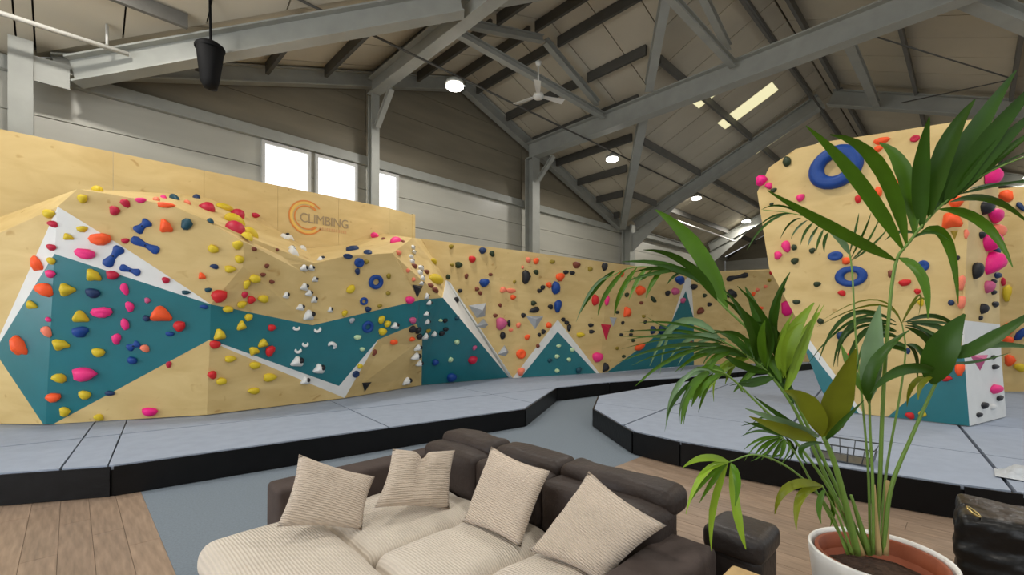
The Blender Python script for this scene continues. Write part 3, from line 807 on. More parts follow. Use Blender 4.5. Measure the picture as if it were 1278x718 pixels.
# ================================================================== HOLDS
HC = {'y': ('yellow', (214, 186, 40)), 'k': ('pink', (238, 50, 128)), 'c': ('crimson', (190, 30, 62)), 'o': ('orange', (250, 92, 40)),
      'b': ('blue', (16, 64, 138)), 'n': ('navy', (28, 52, 92)), 'd': ('black', (32, 32, 36)), 'r': ('red', (204, 34, 38)), 's': ('salmon', (240, 130, 100)),
      'w': ('white', (226, 226, 222)), 'g': ('grey', (168, 172, 176)), 'e': ('dark green', (44, 58, 34)), 'm': ('mauve', (196, 88, 130)), 'a': ('olive', (150, 130, 40)),
      't': ('dark teal', (24, 70, 84)), 'h': ('brown', (120, 60, 42)), 'l': ('pale green', (190, 216, 170)), 'f': ('magenta', (236, 24, 130))}
HM = {k: mat('hold_' + v[0].replace(' ', '_'), v[1], 0.5, var=0.06, scale=20, bump=0.1, bscale=60) for k, v in HC.items()}
def dome(seed, sx=1.0, pw=1.0, groove=False):
    vs = []; fs = []; n = 10; rings = [(1.0, 0.0), (1.02, 0.18), (0.9, 0.55), (0.62, 0.85), (0.3, 1.0)]
    rnd = random.Random(seed); ph = [rnd.uniform(0, 6.28) for _ in range(3)]; am = [rnd.uniform(0.03, 0.14) for _ in range(3)]
    tx, ty = rnd.uniform(-0.25, 0.25), rnd.uniform(0.0, 0.3)
    for r, z in rings:
        for k in range(n):
            a = 2 * math.pi * k / n
            rr = r * (1 + am[0] * math.cos(2 * a + ph[0]) + am[1] * math.cos(3 * a + ph[1]) + am[2] * 0.5 * math.cos(5 * a + ph[2]))
            x = rr * math.cos(a) * 0.5 + tx * z * 0.4; y = rr * math.sin(a) * 0.5 + ty * z * 0.4
            zz = z * pw
            if groove and r < 0.95: zz -= 0.22 * math.exp(-(y / 0.12) ** 2)
            vs.append((x, y, zz))
    vs.append((tx * 0.4, ty * 0.4, pw * (0.98 if not groove else 0.8)))
    for i in range(len(rings) - 1):
        for k in range(n): fs.append((i * n + k, i * n + (k + 1) % n, (i + 1) * n + (k + 1) % n, (i + 1) * n + k))
    for k in range(n): fs.append(((len(rings) - 1) * n + k, (len(rings) - 1) * n + (k + 1) % n, len(vs) - 1))
    return vs, fs
def wedge(seed):
    rnd = random.Random(seed); n = 3; vs = []; fs = []
    ang = [math.radians(a + rnd.uniform(-18, 18)) for a in (100, 215, 330)]
    out = []
    for i in range(3):
        a, b = ang[i], ang[(i + 1) % 3] + (2 * math.pi if i == 2 else 0)
        for t in (0.0, 0.12, 0.5, 0.88):
            q = a + (b - a) * t; r = 0.58 if t in (0.0,) else (0.54 if t != 0.5 else 0.40)
            out.append((r * math.cos(q), r * math.sin(q)))
    m = len(out)
    for s, z in ((1, 0), (1, 0.2), (0.55, 0.85), (0.2, 1.0)):
        for x, y in out: vs.append((x * s + 0.1 * z * math.cos(seed), y * s + 0.12 * z, z))
    for i in range(3):
        for k in range(m): fs.append((i * m + k, i * m + (k + 1) % m, (i + 1) * m + (k + 1) % m, (i + 1) * m + k))
    fs.append(tuple(3 * m + k for k in range(m)))
    return vs, fs
def bone():
    vs = []; fs = []; n = 8; st = [(-0.5, 0.06), (-0.46, 0.34), (-0.34, 0.46), (-0.2, 0.38), (-0.05, 0.27), (0.1, 0.27), (0.24, 0.38), (0.36, 0.48), (0.47, 0.34), (0.5, 0.06)]
    for x, r in st:
        for k in range(n):
            a = math.pi * k / (n - 1); vs.append((x, r * math.cos(a), 2.0 * r * math.sin(a)))
    for i in range(len(st) - 1):
        for k in range(n - 1): fs.append((i * n + k, (i + 1) * n + k, (i + 1) * n + k + 1, i * n + k + 1))
    fs.append(tuple(range(n))); fs.append(tuple(range((len(st) - 1) * n, len(st) * n))[::-1])
    return vs, fs
def ring(inner=0.21, n=24, arc0=0, arc1=360):
    vs = []; fs = []; prof = [(inner + (0.5 - inner) * a, z) for a, z in ((1, 0.0), (1, 0.35), (0.8, 0.8), (0.5, 1.0), (0.2, 0.85), (0, 0.4), (0, 0.0))]
    full = arc1 - arc0 >= 360; m = n if full else n + 1
    for k in range(m):
        a = math.radians(arc0 + (arc1 - arc0) * k / n)
        tp = 1.0 if full else (0.35 + 0.65 * math.sin(math.pi * k / n))
        for r, z in prof:
            rm = (0.5 + inner) / 2; rr = rm + (r - rm) * tp
            vs.append((rr * math.cos(a), rr * math.sin(a), z * tp))
    p = len(prof)
    for k in range(n):
        j = (k + 1) % m
        for i in range(p - 1): fs.append((k * p + i, j * p + i, j * p + i + 1, k * p + i + 1))
    if not full: fs.append(tuple(range(p))); fs.append(tuple(range(n * p, n * p + p))[::-1])
    return vs, fs
def disc():
    vs = []; fs = []; n = 16; prof = [(0.5, 0), (0.5, 0.4), (0.42, 0.8), (0.25, 0.9), (0.16, 0.7), (0.001, 0.65)]
    for r, z in prof:
        for k in range(n):
            a = 2 * math.pi * k / n; vs.append((r * math.cos(a), r * math.sin(a), z))
    for i in range(len(prof) - 1):
        for k in range(n): fs.append((i * n + k, i * n + (k + 1) % n, (i + 1) * n + (k + 1) % n, (i + 1) * n + k))
    return vs, fs
SH = {'b': [dome(i) for i in range(6)], 'p': [dome(20 + i, groove=True) for i in range(2)], 'w': [wedge(i) for i in range(4)], 'n': [bone()], 'r': [ring()],
      'd': [disc()], 'c': [ring(0.10, 16, 150, 390)], 'x': [wedge(40 + i) for i in range(3)],
      'v': [([(-0.5, -0.3, 0), (0.1, 0.5, 0), (0.5, -0.1, 0), (0.2, -0.5, 0), (0.12, -0.02, 1.0)], [(0, 1, 4), (1, 2, 4), (2, 3, 4), (3, 0, 4)])],
      't': [([(-0.5, 0.5, 0), (0.5, 0.45, 0), (0.05, -0.5, 0), (0.0, 0.25, 0.7)], [(0, 1, 3), (1, 2, 3), (2, 0, 3)])]}
SN = {'b': 'rounded', 'p': 'grooved', 'w': 'wedge', 'n': 'bone-shaped', 'r': 'ring', 'd': 'round', 'c': 'crescent', 'x': 'two-tone', 'v': 'angular', 't': 'triangular'}
MESHES = {}
def hold_mesh(sh, var, ck):
    key = (sh, var, ck)
    if key not in MESHES:
        vs, fs = SH[sh][var]; MESHES[key] = pydata('hold_' + sh, vs, fs, sh not in 'vt'); MESHES[key].materials.append(HM[ck])
    return MESHES[key]
bolt_me = lathe_me('bolt_hole', [(0.5, 0.0), (0.45, 0.3), (0.001, 0.25)], 8); bolt_me.materials.append(M['black'])
patch_v, patch_f = dome(77)
patch_me = pydata('dark_patch', patch_v, patch_f, True); patch_me.materials.append(HM['d'])

# photographed holds: column, row, width, height (pixels), colour, shape, turn
HOLDS = """
103 248 12 11 y b|121 238 14 5 y b|62 267 12 11 y b|67 280 10 8 c b|85 296 13 8 y w|103 286 14 7 y b|126 300 25 16 o p|65 309 10 8 c b|143 263 12 12 c b|157 254 11 10 c b|106 317 23 14 k p -15|158 301 10 6 c b
47 330 12 18 o w|65 326 8 9 y b|64 342 9 10 k b|58 362 16 16 o b|40 381 12 10 y w|83 362 20 14 y w 20|117 344 19 14 y w|116 366 17 12 n b|143 341 15 11 c b|156 361 9 14 k b|127 390 24 14 k p|101 396 19 14 y w|142 321 30 14 b n 55|158 336 21 11 b n -20
26 432 15 23 o w|60 414 9 13 s b|61 399 6 6 k b|101 414 20 12 b b|76 430 20 13 y w 20|123 440 15 11 y b|105 467 27 17 k b|75 472 16 11 y b|156 405 10 14 k b|146 423 11 12 k b|67 496 18 11 o b|106 493 14 11 y b|81 514 12 12 y b|124 521 11 8 y b|137 491 12 6 n b
176 250 14 6 k b|195 250 9 4 s b|204 247 7 4 k b|207 256 21 7 o b|218 248 11 7 t b|245 247 9 6 n b|234 254 6 3 s b|258 261 14 7 c p -30|281 261 18 5 y b|297 270 11 7 c b|293 277 20 7 y b|293 288 14 9 c b|262 278 6 4 t b|178 284 20 14 b n 45|181 305 30 13 b n -28|207 283 16 16 o w|233 280 13 15 t p -40|266 311 13 10 y b|297 306 13 10 y b|308 298 8 8 y b
207 350 9 8 c b|232 365 10 5 t b|268 333 10 6 n b|252 345 9 8 o w|260 362 9 5 t b|273 369 18 15 r b|299 324 11 10 y b|287 336 13 9 y b|255 383 10 5 b b|284 386 12 8 y b|302 380 12 8 y b|308 370 7 8 c b|162 383 10 13 k b|184 375 7 7 m b|201 393 25 18 o w|185 397 10 8 n b|308 355 9 10 y b
224 407 14 13 r b|212 417 10 6 b b|167 432 14 11 b n 30|181 435 11 10 s b|165 450 12 9 b b|211 455 7 7 c b|274 418 14 13 y w|268 430 13 10 r b|287 448 13 8 y b|265 468 11 10 r b|276 476 12 9 y b|301 407 11 11 y w|310 396 9 9 y b|187 514 18 11 f b
319 269 9 6 c b|311 295 10 7 y b|317 311 6 5 h b|359 293 5 4 d b|355 297 6 4 w x|362 298 6 4 w x|346 312 4 4 h b|365 312 6 4 w x|366 317 7 5 w x|378 311 5 4 w x|401 324 5 4 w x|440 312 12 6 n d|434 320 11 6 n d|459 316 10 5 n d
318 348 13 10 y b|333 332 6 5 h b|328 343 6 5 h b|339 352 6 5 h b|312 373 11 11 r b|329 373 13 9 y b|379 335 9 8 w x|388 335 8 7 w x|393 349 8 6 w x|380 359 9 9 w x|385 366 8 8 w x|392 374 8 8 w x|357 369 7 8 w x|375 384 9 8 w x|385 394 13 12 w x|412 387 6 7 w x|448 328 11 11 b d|446 339 6 8 n b|437 361 8 11 y b -40|430 391 7 7 y b|454 376 10 10 b r|459 386 7 7 n b
339 409 9 8 r b|328 429 12 10 y w|317 438 13 10 y w 20|337 438 12 12 r b|370 409 10 7 w c|396 411 10 8 w c 20|381 429 9 8 w c|372 437 10 8 w c|371 452 15 12 w x|398 461 13 12 w x|414 432 13 10 w c 150|318 456 13 9 y b|336 471 15 10 y b|317 488 14 8 y b|381 476 11 9 w x|439 400 7 6 g b|446 421 8 6 l b|452 436 6 5 l b|449 457 6 6 y b|444 467 8 8 n d
465 295 9 7 k b|494 302 9 6 k b|478 299 4 3 h b|503 302 5 4 h b|497 316 5 6 s b|515 309 5 4 w x|516 315 5 4 w x|513 321 5 4 w x|514 327 5 5 w x|517 333 5 5 h b|525 335 6 5 w x|524 341 6 5 w x|527 348 5 5 w x|526 354 5 5 w x|532 340 6 6 h b|509 338 4 5 s b|516 349 4 5 s b|541 327 7 6 y b|543 350 15 10 y b|563 308 6 5 a b|602 313 8 8 n b|589 324 8 8 r b|572 331 8 8 e b|564 331 5 4 a b|559 346 5 6 e b|582 345 5 6 h b|604 353 11 10 b b|457 327 5 6 a b|469 352 18 18 b r|485 345 5 7 a b
484 366 5 5 a b|474 382 6 4 a b|519 365 13 16 d t|513 372 10 9 k b|538 356 6 5 h b|543 363 6 6 h b|598 386 24 22 g v -40|601 401 16 12 g v|574 363 5 5 d b|569 375 5 6 d b|595 361 5 5 h b|599 366 5 5 h b|459 408 14 15 b r|476 399 8 9 y b|483 404 7 8 y b|477 414 9 9 y b|493 407 9 8 w x|515 400 8 8 m b|515 411 7 8 d b|521 413 6 7 d b|532 370 5 7 w x|535 378 5 6 w x|532 392 5 6 w x|533 402 5 6 w x|529 420 5 8 w x|541 417 5 7 w x|555 400 5 5 d b|556 411 6 5 d b|551 416 6 6 d b|523 419 6 7 d b|550 400 5 4 l b|534 413 8 7 a b|570 397 5 5 t b
491 427 8 6 o b|514 423 6 5 o b|521 434 8 7 w x|518 445 9 9 w x|523 454 7 7 w x|507 476 9 9 w x|456 483 12 12 d t|467 440 4 8 h b|570 427 6 6 l b|562 449 5 6 l b|592 434 5 5 m b|589 449 9 9 c b|563 471 10 10 b b|543 452 7 7 b b
614 317 6 7 e b|612 343 5 4 h b|642 352 4 4 a b|628 362 6 8 s b -40|637 363 12 6 s b|640 371 6 6 o b|624 381 4 5 h b|659 325 5 7 s b 30|669 326 7 7 o b|689 327 6 5 a b|719 331 8 8 h b|656 346 9 17 d b|669 340 6 6 e b|652 334 3 4 s b|699 346 11 9 o b|706 340 6 5 d b|714 341 6 5 d b|736 336 5 6 a b|685 356 6 7 o b|693 360 9 15 b b|696 382 9 14 b b|677 359 5 6 d b|673 363 5 5 d b|666 381 6 6 e b|687 383 6 6 d b|742 375 7 13 r b|757 375 5 11 k b|754 333 6 10 d b
618 394 5 5 h b|627 404 12 15 m b|630 404 6 12 d b|627 419 6 9 d b|647 406 6 6 s b|637 411 5 4 s b|655 395 5 6 d b|667 402 26 20 g t|667 390 12 7 d b 20|684 406 6 7 o b|658 421 7 6 o b|650 442 11 11 o d|628 438 14 14 g v|677 413 5 6 d b|673 418 4 5 d b|671 432 4 5 h b|650 464 9 9 s b|697 432 5 4 l b|714 437 5 5 l b|695 445 5 5 l b|710 449 5 5 l b|695 463 5 5 l b|722 462 7 7 t b|686 450 5 5 t b|745 446 11 12 k b|724 418 9 6 y b|703 399 5 5 d b|707 403 5 5 d b|710 409 5 8 d b|756 415 13 21 c t|737 406 6 5 d b|738 414 6 5 d b
775 342 6 7 o b|798 363 9 11 o b|782 368 5 5 e b|784 350 5 5 h b|815 374 7 5 e b -30|782 390 8 12 o w|848 350 10 10 b b|842 364 8 8 m b|833 366 6 6 d b|865 358 7 7 d b|879 369 4 5 e b|885 380 5 5 d b|874 388 8 8 h b 40|894 356 8 5 s b 30|852 375 6 6 m b|765 402 9 12 g t|798 433 11 8 o b 20|814 412 5 10 n b|825 412 6 12 n b|755 459 6 11 d w|777 403 4 4 d b|788 413 4 4 d b|787 418 4 4 d b|775 418 4 4 d b|861 428 5 6 h b|770 390 4 4 e b|805 402 4 4 d b|800 378 4 4 h b|803 395 4 4 a b|790 425 4 4 e b|770 435 4 4 a b|778 445 4 4 e b
920 346 21 8 d n 12|913 367 13 10 d w|962 341 4 4 r b|955 358 4 4 s b|960 350 4 4 a b|945 362 4 4 s b|940 367 4 5 o b|948 385 7 5 o b|900 372 4 4 d b
951 226 13 13 f b|958 231 8 8 k b|982 202 10 12 e b|965 237 8 5 e b|999 247 10 9 k b|1071 249 8 10 r b|971 319 9 10 k b|982 308 10 14 k b|990 309 7 7 e b|1014 313 8 6 e b|992 326 9 8 e b|1043 320 18 11 b d|1056 327 11 9 o b|1043 209 70 52 b r 22|1062 345 41 26 b r|1020 355 9 6 e b -20|977 362 6 6 e b|994 377 9 6 e b|982 385 14 18 f b|1051 366 9 7 r b|1024 401 8 7 e b|1050 419 12 10 n b|1060 445 9 8 r b|1100 176 19 8 o b|1096 186 10 8 o b|1142 173 12 8 c d|1096 240 9 13 o b|1119 230 9 13 o b|1188 276 27 18 o w|1193 252 18 14 o b|1206 292 6 12 s b|1191 294 10 12 a t|1152 332 15 13 b d|1147 263 8 6 n b|1129 353 15 8 r b|1145 364 8 7 r b|1112 342 8 9 h b|1149 377 8 10 y b|1187 378 8 7 n b|1200 353 11 16 s b|1200 377 11 16 s b|1133 438 6 8 n b|1180 472 14 8 r b|1136 519 11 8 r b|1151 517 10 7 y b|1198 461 13 14 o b|963 255 5 4 e b|1196 322 4 6 d b
1231 222 11 23 f b|1238 270 13 16 f b|1232 303 12 22 f b|1236 330 15 26 f w|1228 260 10 16 d b|1224 294 5 8 d b|1241 290 8 18 s b|1239 322 6 9 n b|1241 340 7 7 n b|1216 338 7 18 d b|1231 358 6 15 m b|1239 352 5 6 d b|1239 365 5 6 d b|1241 380 7 7 d b|1225 386 5 12 d b|1223 397 4 5 d b|1241 414 8 6 t b|1222 453 24 20 m t|1241 458 7 6 d b|1239 446 5 5 d b|1241 486 11 11 k b|1247 497 8 6 d b|1227 506 6 8 d b|1221 518 6 6 d b|1238 508 5 7 w b
1256 245 18 14 o b|1252 352 6 10 c b|1257 366 12 18 y b|1260 411 14 15 o b|1258 425 13 11 o b|1260 450 13 14 o b|1273 459 14 10 y b|1272 417 12 18 b b -30|1274 258 8 12 n b 30|1252 322 6 7 d b
"""
def inside(x, y, poly):
    r = False; n = len(poly)
    for i in range(n):
        x1, y1 = poly[i]; x2, y2 = poly[(i + 1) % n]
        if (y1 > y) != (y2 > y) and x < (x2 - x1) * (y - y1) / (y2 - y1) + x1: r = not r
    return r
def dist_poly(x, y, poly):
    best = 1e9; n = len(poly)
    for i in range(n):
        a = Vector(poly[i]).to_2d() if len(poly[i]) > 2 else Vector((poly[i][0], poly[i][1])); b = Vector((poly[(i + 1) % n][0], poly[(i + 1) % n][1])); p = Vector((x, y))
        t = max(0, min(1, (p - a).dot(b - a) / max(1e-6, (b - a).length_squared)))
        best = min(best, (a + (b - a) * t - p).length)
    return best
# true 3D seat: cast the pixel ray on the panels' triangles
recs = []
for tok in HOLDS.replace('\n', '|').split('|'):
    tok = tok.split()
    if len(tok) < 6: continue
    x, y, w, h = map(float, tok[:4]); ck, sh = tok[4], tok[5]; rot = float(tok[6]) if len(tok) > 6 else 0
    cand = [f for f in FACES if inside(x, y, f[0])]
    if not cand:
        cand = sorted(FACES, key=lambda f: dist_poly(x, y, f[0]))[:1]
    recs.append((x, y, w, h, ck, sh, rot, cand[0]))
# neighbouring holds never share the same spot: ease apart the pairs that would touch
for it in range(14):
    for i in range(len(recs)):
        for j in range(i + 1, len(recs)):
            a, b = recs[i], recs[j]
            if abs(a[0] - b[0]) > 60 or abs(a[1] - b[1]) > 50: continue
            if (a[0] > 940) != (b[0] > 940): continue
            fa_ = 1.3 if a[5] == 'n' else 1.12; fb_ = 1.3 if b[5] == 'n' else 1.12
            wx = (a[2] * fa_ + b[2] * fb_) / 2; hy = (a[3] * fa_ + b[3] * fb_) / 2
            if a[6]: m_ = max(a[2], a[3]) * fa_ * 0.42; wx = max(wx, m_ + b[2] / 2); hy = max(hy, m_ + b[3] / 2)
            if b[6]: m_ = max(b[2], b[3]) * fb_ * 0.42; wx = max(wx, m_ + a[2] / 2); hy = max(hy, m_ + a[3] / 2)
            dx = (a[0] - b[0]) / wx; dy = (a[1] - b[1]) / hy; dd_ = math.hypot(dx, dy)
            if dd_ < 1.0:
                if dd_ < 0.02: dx, dy, dd_ = 0.0, 1.0, 1.0
                k = (1.0 - min(dd_, 0.99)) * 0.5 / dd_
                wa = b[2] * b[3] / (a[2] * a[3] + b[2] * b[3])
                recs[i] = (a[0] + dx * k * wx * 2 * wa, a[1] + dy * k * hy * 2 * wa) + a[2:]
                recs[j] = (b[0] - dx * k * wx * 2 * (1 - wa), b[1] - dy * k * hy * 2 * (1 - wa)) + b[2:]
def facet_of(x, y, old):
    c_ = [f for f in FACES if inside(x, y, f[0])]
    return c_[0] if c_ else old
recs = [r[:7] + (facet_of(r[0], r[1], r[7]),) for r in recs]
from mathutils.bvhtree import BVHTree
bvh_v = []; bvh_f = []
bpy.context.view_layer.update()
for par in (wall, tower, far, bb):
    for ch in par.children:
        n0 = len(bvh_v); bvh_v += [ch.matrix_world @ v.co for v in ch.data.vertices]; bvh_f += [tuple(i + n0 for i in p.vertices) for p in ch.data.polygons]
BVH = BVHTree.FromPolygons(bvh_v, bvh_f)
from collections import defaultdict
PLACED = []
bycol = defaultdict(list)
for i, r in enumerate(recs): bycol[(r[4], r[5], r[7][2])].append(i)
ORD = ['first', 'second', 'third', 'fourth', 'fifth', 'sixth', 'seventh', 'eighth', 'ninth', 'tenth', 'eleventh', 'twelfth', 'thirteenth', 'fourteenth', 'fifteenth', 'sixteenth', 'seventeenth', 'eighteenth', 'nineteenth', 'twentieth', 'twenty-first', 'twenty-second', 'twenty-third', 'twenty-fourth']
LAB = {}
for key, ids in bycol.items():
    ck, sh, facet = key
    ids = sorted(ids, key=lambda i: recs[i][0])
    nm = HC[ck][0] + ' ' + SN[sh] + ' hold'
    if sh == 'x': nm = 'white and black hold'
    if sh in 'vt' and ck == 'g': nm = SN[sh] + ' grey volume'
    for k, i in enumerate(ids):
        if len(ids) == 1: LAB[i] = 'only ' + nm + ' on the ' + facet
        elif k == len(ids) - 1: LAB[i] = 'rightmost ' + nm + ' on the ' + facet
        else: LAB[i] = (ORD[k] if k < len(ORD) else 'another') + ' ' + nm + ' from left on the ' + facet
for i, (x, y, w, h, ck, sh, rot, face) in enumerate(recs):
    d = ray(x, y).normalized()
    loc, nor, _, dist = BVH.ray_cast(EYE, d)
    if loc is None:
        loc = at_plane(x, y, face[1]); nor = face[1][1]
    if nor.dot(d) > 0: nor = -nor
    s = (loc - EYE).dot(FW) / F
    up = (Vector((0, 0, 1)) - nor * nor.z)
    up = up.normalized() if up.length > 0.1 else Vector((0, 1, 0))
    rt = up.cross(nor).normalized()
    rs = 1 / max(0.45, abs(rt.dot(R_) - rt.dot(FW) * (x - HX) / F)); us = 1 / max(0.4, abs(up.z - up.dot(FW) * (HY - y) / F))
    gz = 1.28 if sh == 'n' else (1.0 if sh in 'rvt' else 1.07)
    W = w * s * rs * gz; Hh = h * s * us * (gz if sh != 'n' else 0.95)
    if rot:   # keep in-plane turn
        pass
    pr = {'v': 0.45, 't': 0.4, 'r': 0.30, 'd': 0.35, 'n': 0.33, 'c': 0.4}.get(sh, 0.55) * (min(W, Hh) if sh != 'r' else min(W, Hh) * 0.75)
    pr = max(0.015, min(pr, 0.16))
    var = i % len(SH[sh])
    name = 'climbing_volume' if (sh in 'vt') else 'climbing_hold'
    o = bpy.data.objects.new(name, hold_mesh(sh, var, ck)); COL.objects.link(o)
    Rm = Matrix((rt, up, nor)).transposed().to_4x4()
    lift = 0.0003; sc_ = 1.0
    vs_ = [v.co for v in o.data.vertices]; fs_l = [tuple(p.vertices) for p in o.data.polygons]
    if sh == 'x':
        n0 = len(vs_); PM = Matrix.Translation((0.16, 0.16, 0.30)) @ Matrix.Diagonal((0.55, 0.6, 0.75, 1))
        vs_ = vs_ + [PM @ Vector(v) for v in patch_v]; fs_l = fs_l + [tuple(k + n0 for k in f) for f in patch_f]
    for step in range(30):
        mw = Matrix.Translation(loc + nor * lift) @ Rm @ Matrix.Rotation(math.radians(rot), 4, 'Z') @ Matrix.Diagonal((W * sc_, Hh * sc_, pr * sc_, 1))
        hb = BVHTree.FromPolygons([mw @ v for v in vs_], fs_l)
        if loc.x > 13.5 and x > 1240: 
            if lift > 0: lift = -0.0006; continue
        elif BVH.overlap(hb) and lift < 0.07: lift += 0.004; continue
        rad_ = max(W, Hh)
        if sc_ > 0.5 and any((loc - q[0]).length < rad_ + q[1] and q[2].overlap(hb) for q in PLACED): sc_ *= 0.92; continue
        break
    PLACED.append((loc, max(W, Hh), hb))
    W *= sc_; Hh *= sc_; pr *= sc_
    o.matrix_world = mw
    tag(o, LAB[i], 'volume' if sh in 'vt' else 'climbing hold', HC[ck][0] + ' climbing holds')
    if sh == 'x':
        c = link('dark_patch', patch_me, None, o); c.location = (0.16, 0.16, 0.30); c.scale = (0.55, 0.6, 0.75)
    elif max(w, h) >= 12 and sh in 'bpwn':
        c = link('bolt_hole', bolt_me, None, o); c.location = (0.03, 0.05, 0.80 if sh != 'p' else 0.6); 
        if sh == 'n': c.location = (0.02, 0, 0.46)
        q = 0.028; c.scale = (q / W, q / Hh, 0.25)

# ================================================================== SOFA
sofa = empty('corner_sofa', (1.6, 2.2, 0)); tag(sofa, 'brown corner sofa with beige corduroy seats in front of the crash mats', 'sofa')
SX, SY = 1.6, 2.2
def soft(name, x0, x1, y0, y1, z0, z1, r, m, parent, puff=0.0, wr=0.0, seed=0, dents=None):
    h = ((x1 - x0) / 2, (y1 - y0) / 2, (z1 - z0) / 2)
    me = rbox_me(name, h, r, puff, wr, seed, dents=dents)
    c = Vector(((x0 + x1) / 2, (y0 + y1) / 2, (z0 + z1) / 2))
    if parent is sofa: c -= Vector((SX, SY, 0))
    return link(name, me, M[m], parent, c)
soft('base', 0.60, 1.25, 1.75, 3.08, 0.05, 0.26, 0.03, 'suede', sofa)
soft('base', 1.15, 2.10, 1.10, 3.08, 0.05, 0.26, 0.03, 'suede', sofa)
soft('backrest', 0.93, 2.30, 3.06, 3.30, 0.04, 0.62, 0.035, 'suede', sofa, wr=0.006)
soft('backrest', 2.06, 2.34, 1.10, 3.26, 0.04, 0.60, 0.05, 'suede', sofa, wr=0.008, seed=3)
for k, (ya, yb) in enumerate(((3.10, 2.46), (2.46, 1.84), (1.84, 1.08))):
    soft('back_cushion', 2.02, 2.30, yb + 0.005, ya - 0.005, 0.40, 0.72, 0.05, 'suede_back', sofa, puff=0.015, wr=0.014, seed=5 + k)
    soft('head_roll', 2.19, 2.43, yb + 0.004, ya - 0.004, 0.64, 0.79, 0.058, 'suede_back', sofa, puff=0.008, wr=0.016, seed=11 + 3 * k)
soft('armrest', 1.15, 2.24, 0.86, 1.13, 0.04, 0.59, 0.045, 'suede', sofa, wr=0.008, seed=2)
for x, y in ((0.7, 1.9), (0.7, 2.95), (2.2, 3.15), (2.2, 0.95), (1.25, 0.95)):
    link('leg', lathe_me('leg', [(0.025, 0), (0.03, 0.06)], 10, cap=True), M['black'], sofa, (x - SX, y - SY, 0))
soft('seat_cushion', 0.50, 1.13, 1.95, 3.06, 0.24, 0.44, 0.085, 'cord_seat', sofa, puff=0.035, wr=0.012, seed=1)
soft('seat_cushion', 1.14, 2.04, 2.26, 3.05, 0.24, 0.435, 0.075, 'cord_seat', sofa, puff=0.03, wr=0.028, seed=4)
soft('seat_cushion', 1.14, 2.05, 1.69, 2.25, 0.24, 0.44, 0.085, 'cord_seat', sofa, puff=0.035, wr=0.018, seed=7)
soft('seat_cushion', 1.14, 2.05, 1.14, 1.68, 0.24, 0.44, 0.085, 'cord_seat', sofa, puff=0.03, wr=0.018, seed=9)

def pillow(name, pix, pl, th, label, pinch=None, seed=0):
    c = [at_plane(px, py, pl) for px, py in pix]           # TL, TR, BR, BL
    n = pl[1]; ctr = sum(c, Vector()) / 4
    N = 18; vs = []; fs = []
    for side in (1, -1):
        for j in range(N + 1):
            for i in range(N + 1):
                u = i / N; v = j / N
                p = (c[0] * (1 - u) + c[1] * u) * (1 - v) + (c[3] * (1 - u) + c[2] * u) * v
                a = 2 * u - 1; b = 2 * v - 1
                # edges bow inwards a little, corners stay sharp
                p = p + (ctr - p) * 0.09 * ((1 - a * a) * b ** 4 + (1 - b * b) * a ** 4)
                f = max(0.0, (1 - abs(a) ** 3.2)) ** 0.55 * max(0.0, (1 - abs(b) ** 3.2)) ** 0.55
                t = th * f * (1 + 0.25 * noise.noise(Vector((u * 3 + seed, v * 3, side))))
                cr = 0.010 * noise.noise(Vector((u * 9 + seed, v * 5, 2.0))) * f
                if pinch: 
                    du = (u - pinch[0]) / 0.07; t -= th * 0.75 * math.exp(-du * du) * max(0, 1 - abs(v - pinch[1]) / 0.5) * (side > 0)
                    p = p + Vector((0, 0, -0.05)) * math.exp(-du * du) * max(0, 1 - v * 3)
                vs.append(p + n * (side * (t + cr * (side > 0))) - ctr)
    m = N + 1
    for s in range(2):
        for j in range(N):
            for i in range(N):
                q = [s * m * m + j * m + i, s * m * m + j * m + i + 1, s * m * m + (j + 1) * m + i + 1, s * m * m + (j + 1) * m + i]
                fs.append(tuple(q if s else q[::-1]))
    # local frame: x along the top edge so that the cords follow the cushion
    ex = (c[1] - c[0]).normalized(); ez = n; ey = ez.cross(ex).normalized(); ex = ey.cross(ez)
    Rm = Matrix((ex, ey, ez)).transposed()
    vs = [Rm.transposed() @ v for v in vs]
    me = pydata(name, vs, fs, True)
    bm = bmesh.new(); bm.from_mesh(me); bmesh.ops.remove_doubles(bm, verts=bm.verts, dist=0.0008); bmesh.ops.recalc_face_normals(bm, faces=bm.faces); bm.to_mesh(me); bm.free()
    for p in me.polygons: p.use_smooth = True
    o = link(name, me, M['cord_cush']); o.matrix_world = Matrix.Translation(ctr) @ Rm.to_4x4()
    return tag(o, label, 'cushion', 'beige scatter cushions on the corner sofa')
def tilt_plane_y(y0, k): return plane(Vector((0, y0, 0.44)), Vector((1, y0, 0.44)), Vector((0, y0 + k, 1.44)))
def tilt_plane_x(x0, k): return plane(Vector((x0, 0, 0.44)), Vector((x0, 1, 0.44)), Vector((x0 + k, 0, 1.44)))
pillow('scatter_cushion', [(373, 567), (468, 595), (452, 662), (345, 658)], tilt_plane_y(2.52, 0.70), 0.055, 'beige corduroy cushion tilted against the left low back', seed=1)
pillow('scatter_cushion', [(490, 560), (568, 562), (561, 636), (467, 634)], tilt_plane_y(2.405, 0.62), 0.055, 'beige corduroy cushion with a pinched top in the sofa corner', pinch=(0.46, 0.25), seed=4)
pillow('scatter_cushion', [(613, 557), (687, 588), (650, 684), (577, 652)], tilt_plane_x(1.70, 0.55), 0.06, 'beige corduroy cushion between the corner and the front cushion', seed=7)
pillow('scatter_cushion', [(735, 588), (832, 656), (752, 728), (660, 688)], tilt_plane_x(1.72, 0.62), 0.06, 'large beige corduroy cushion standing on its corner by the armrest', seed=9)

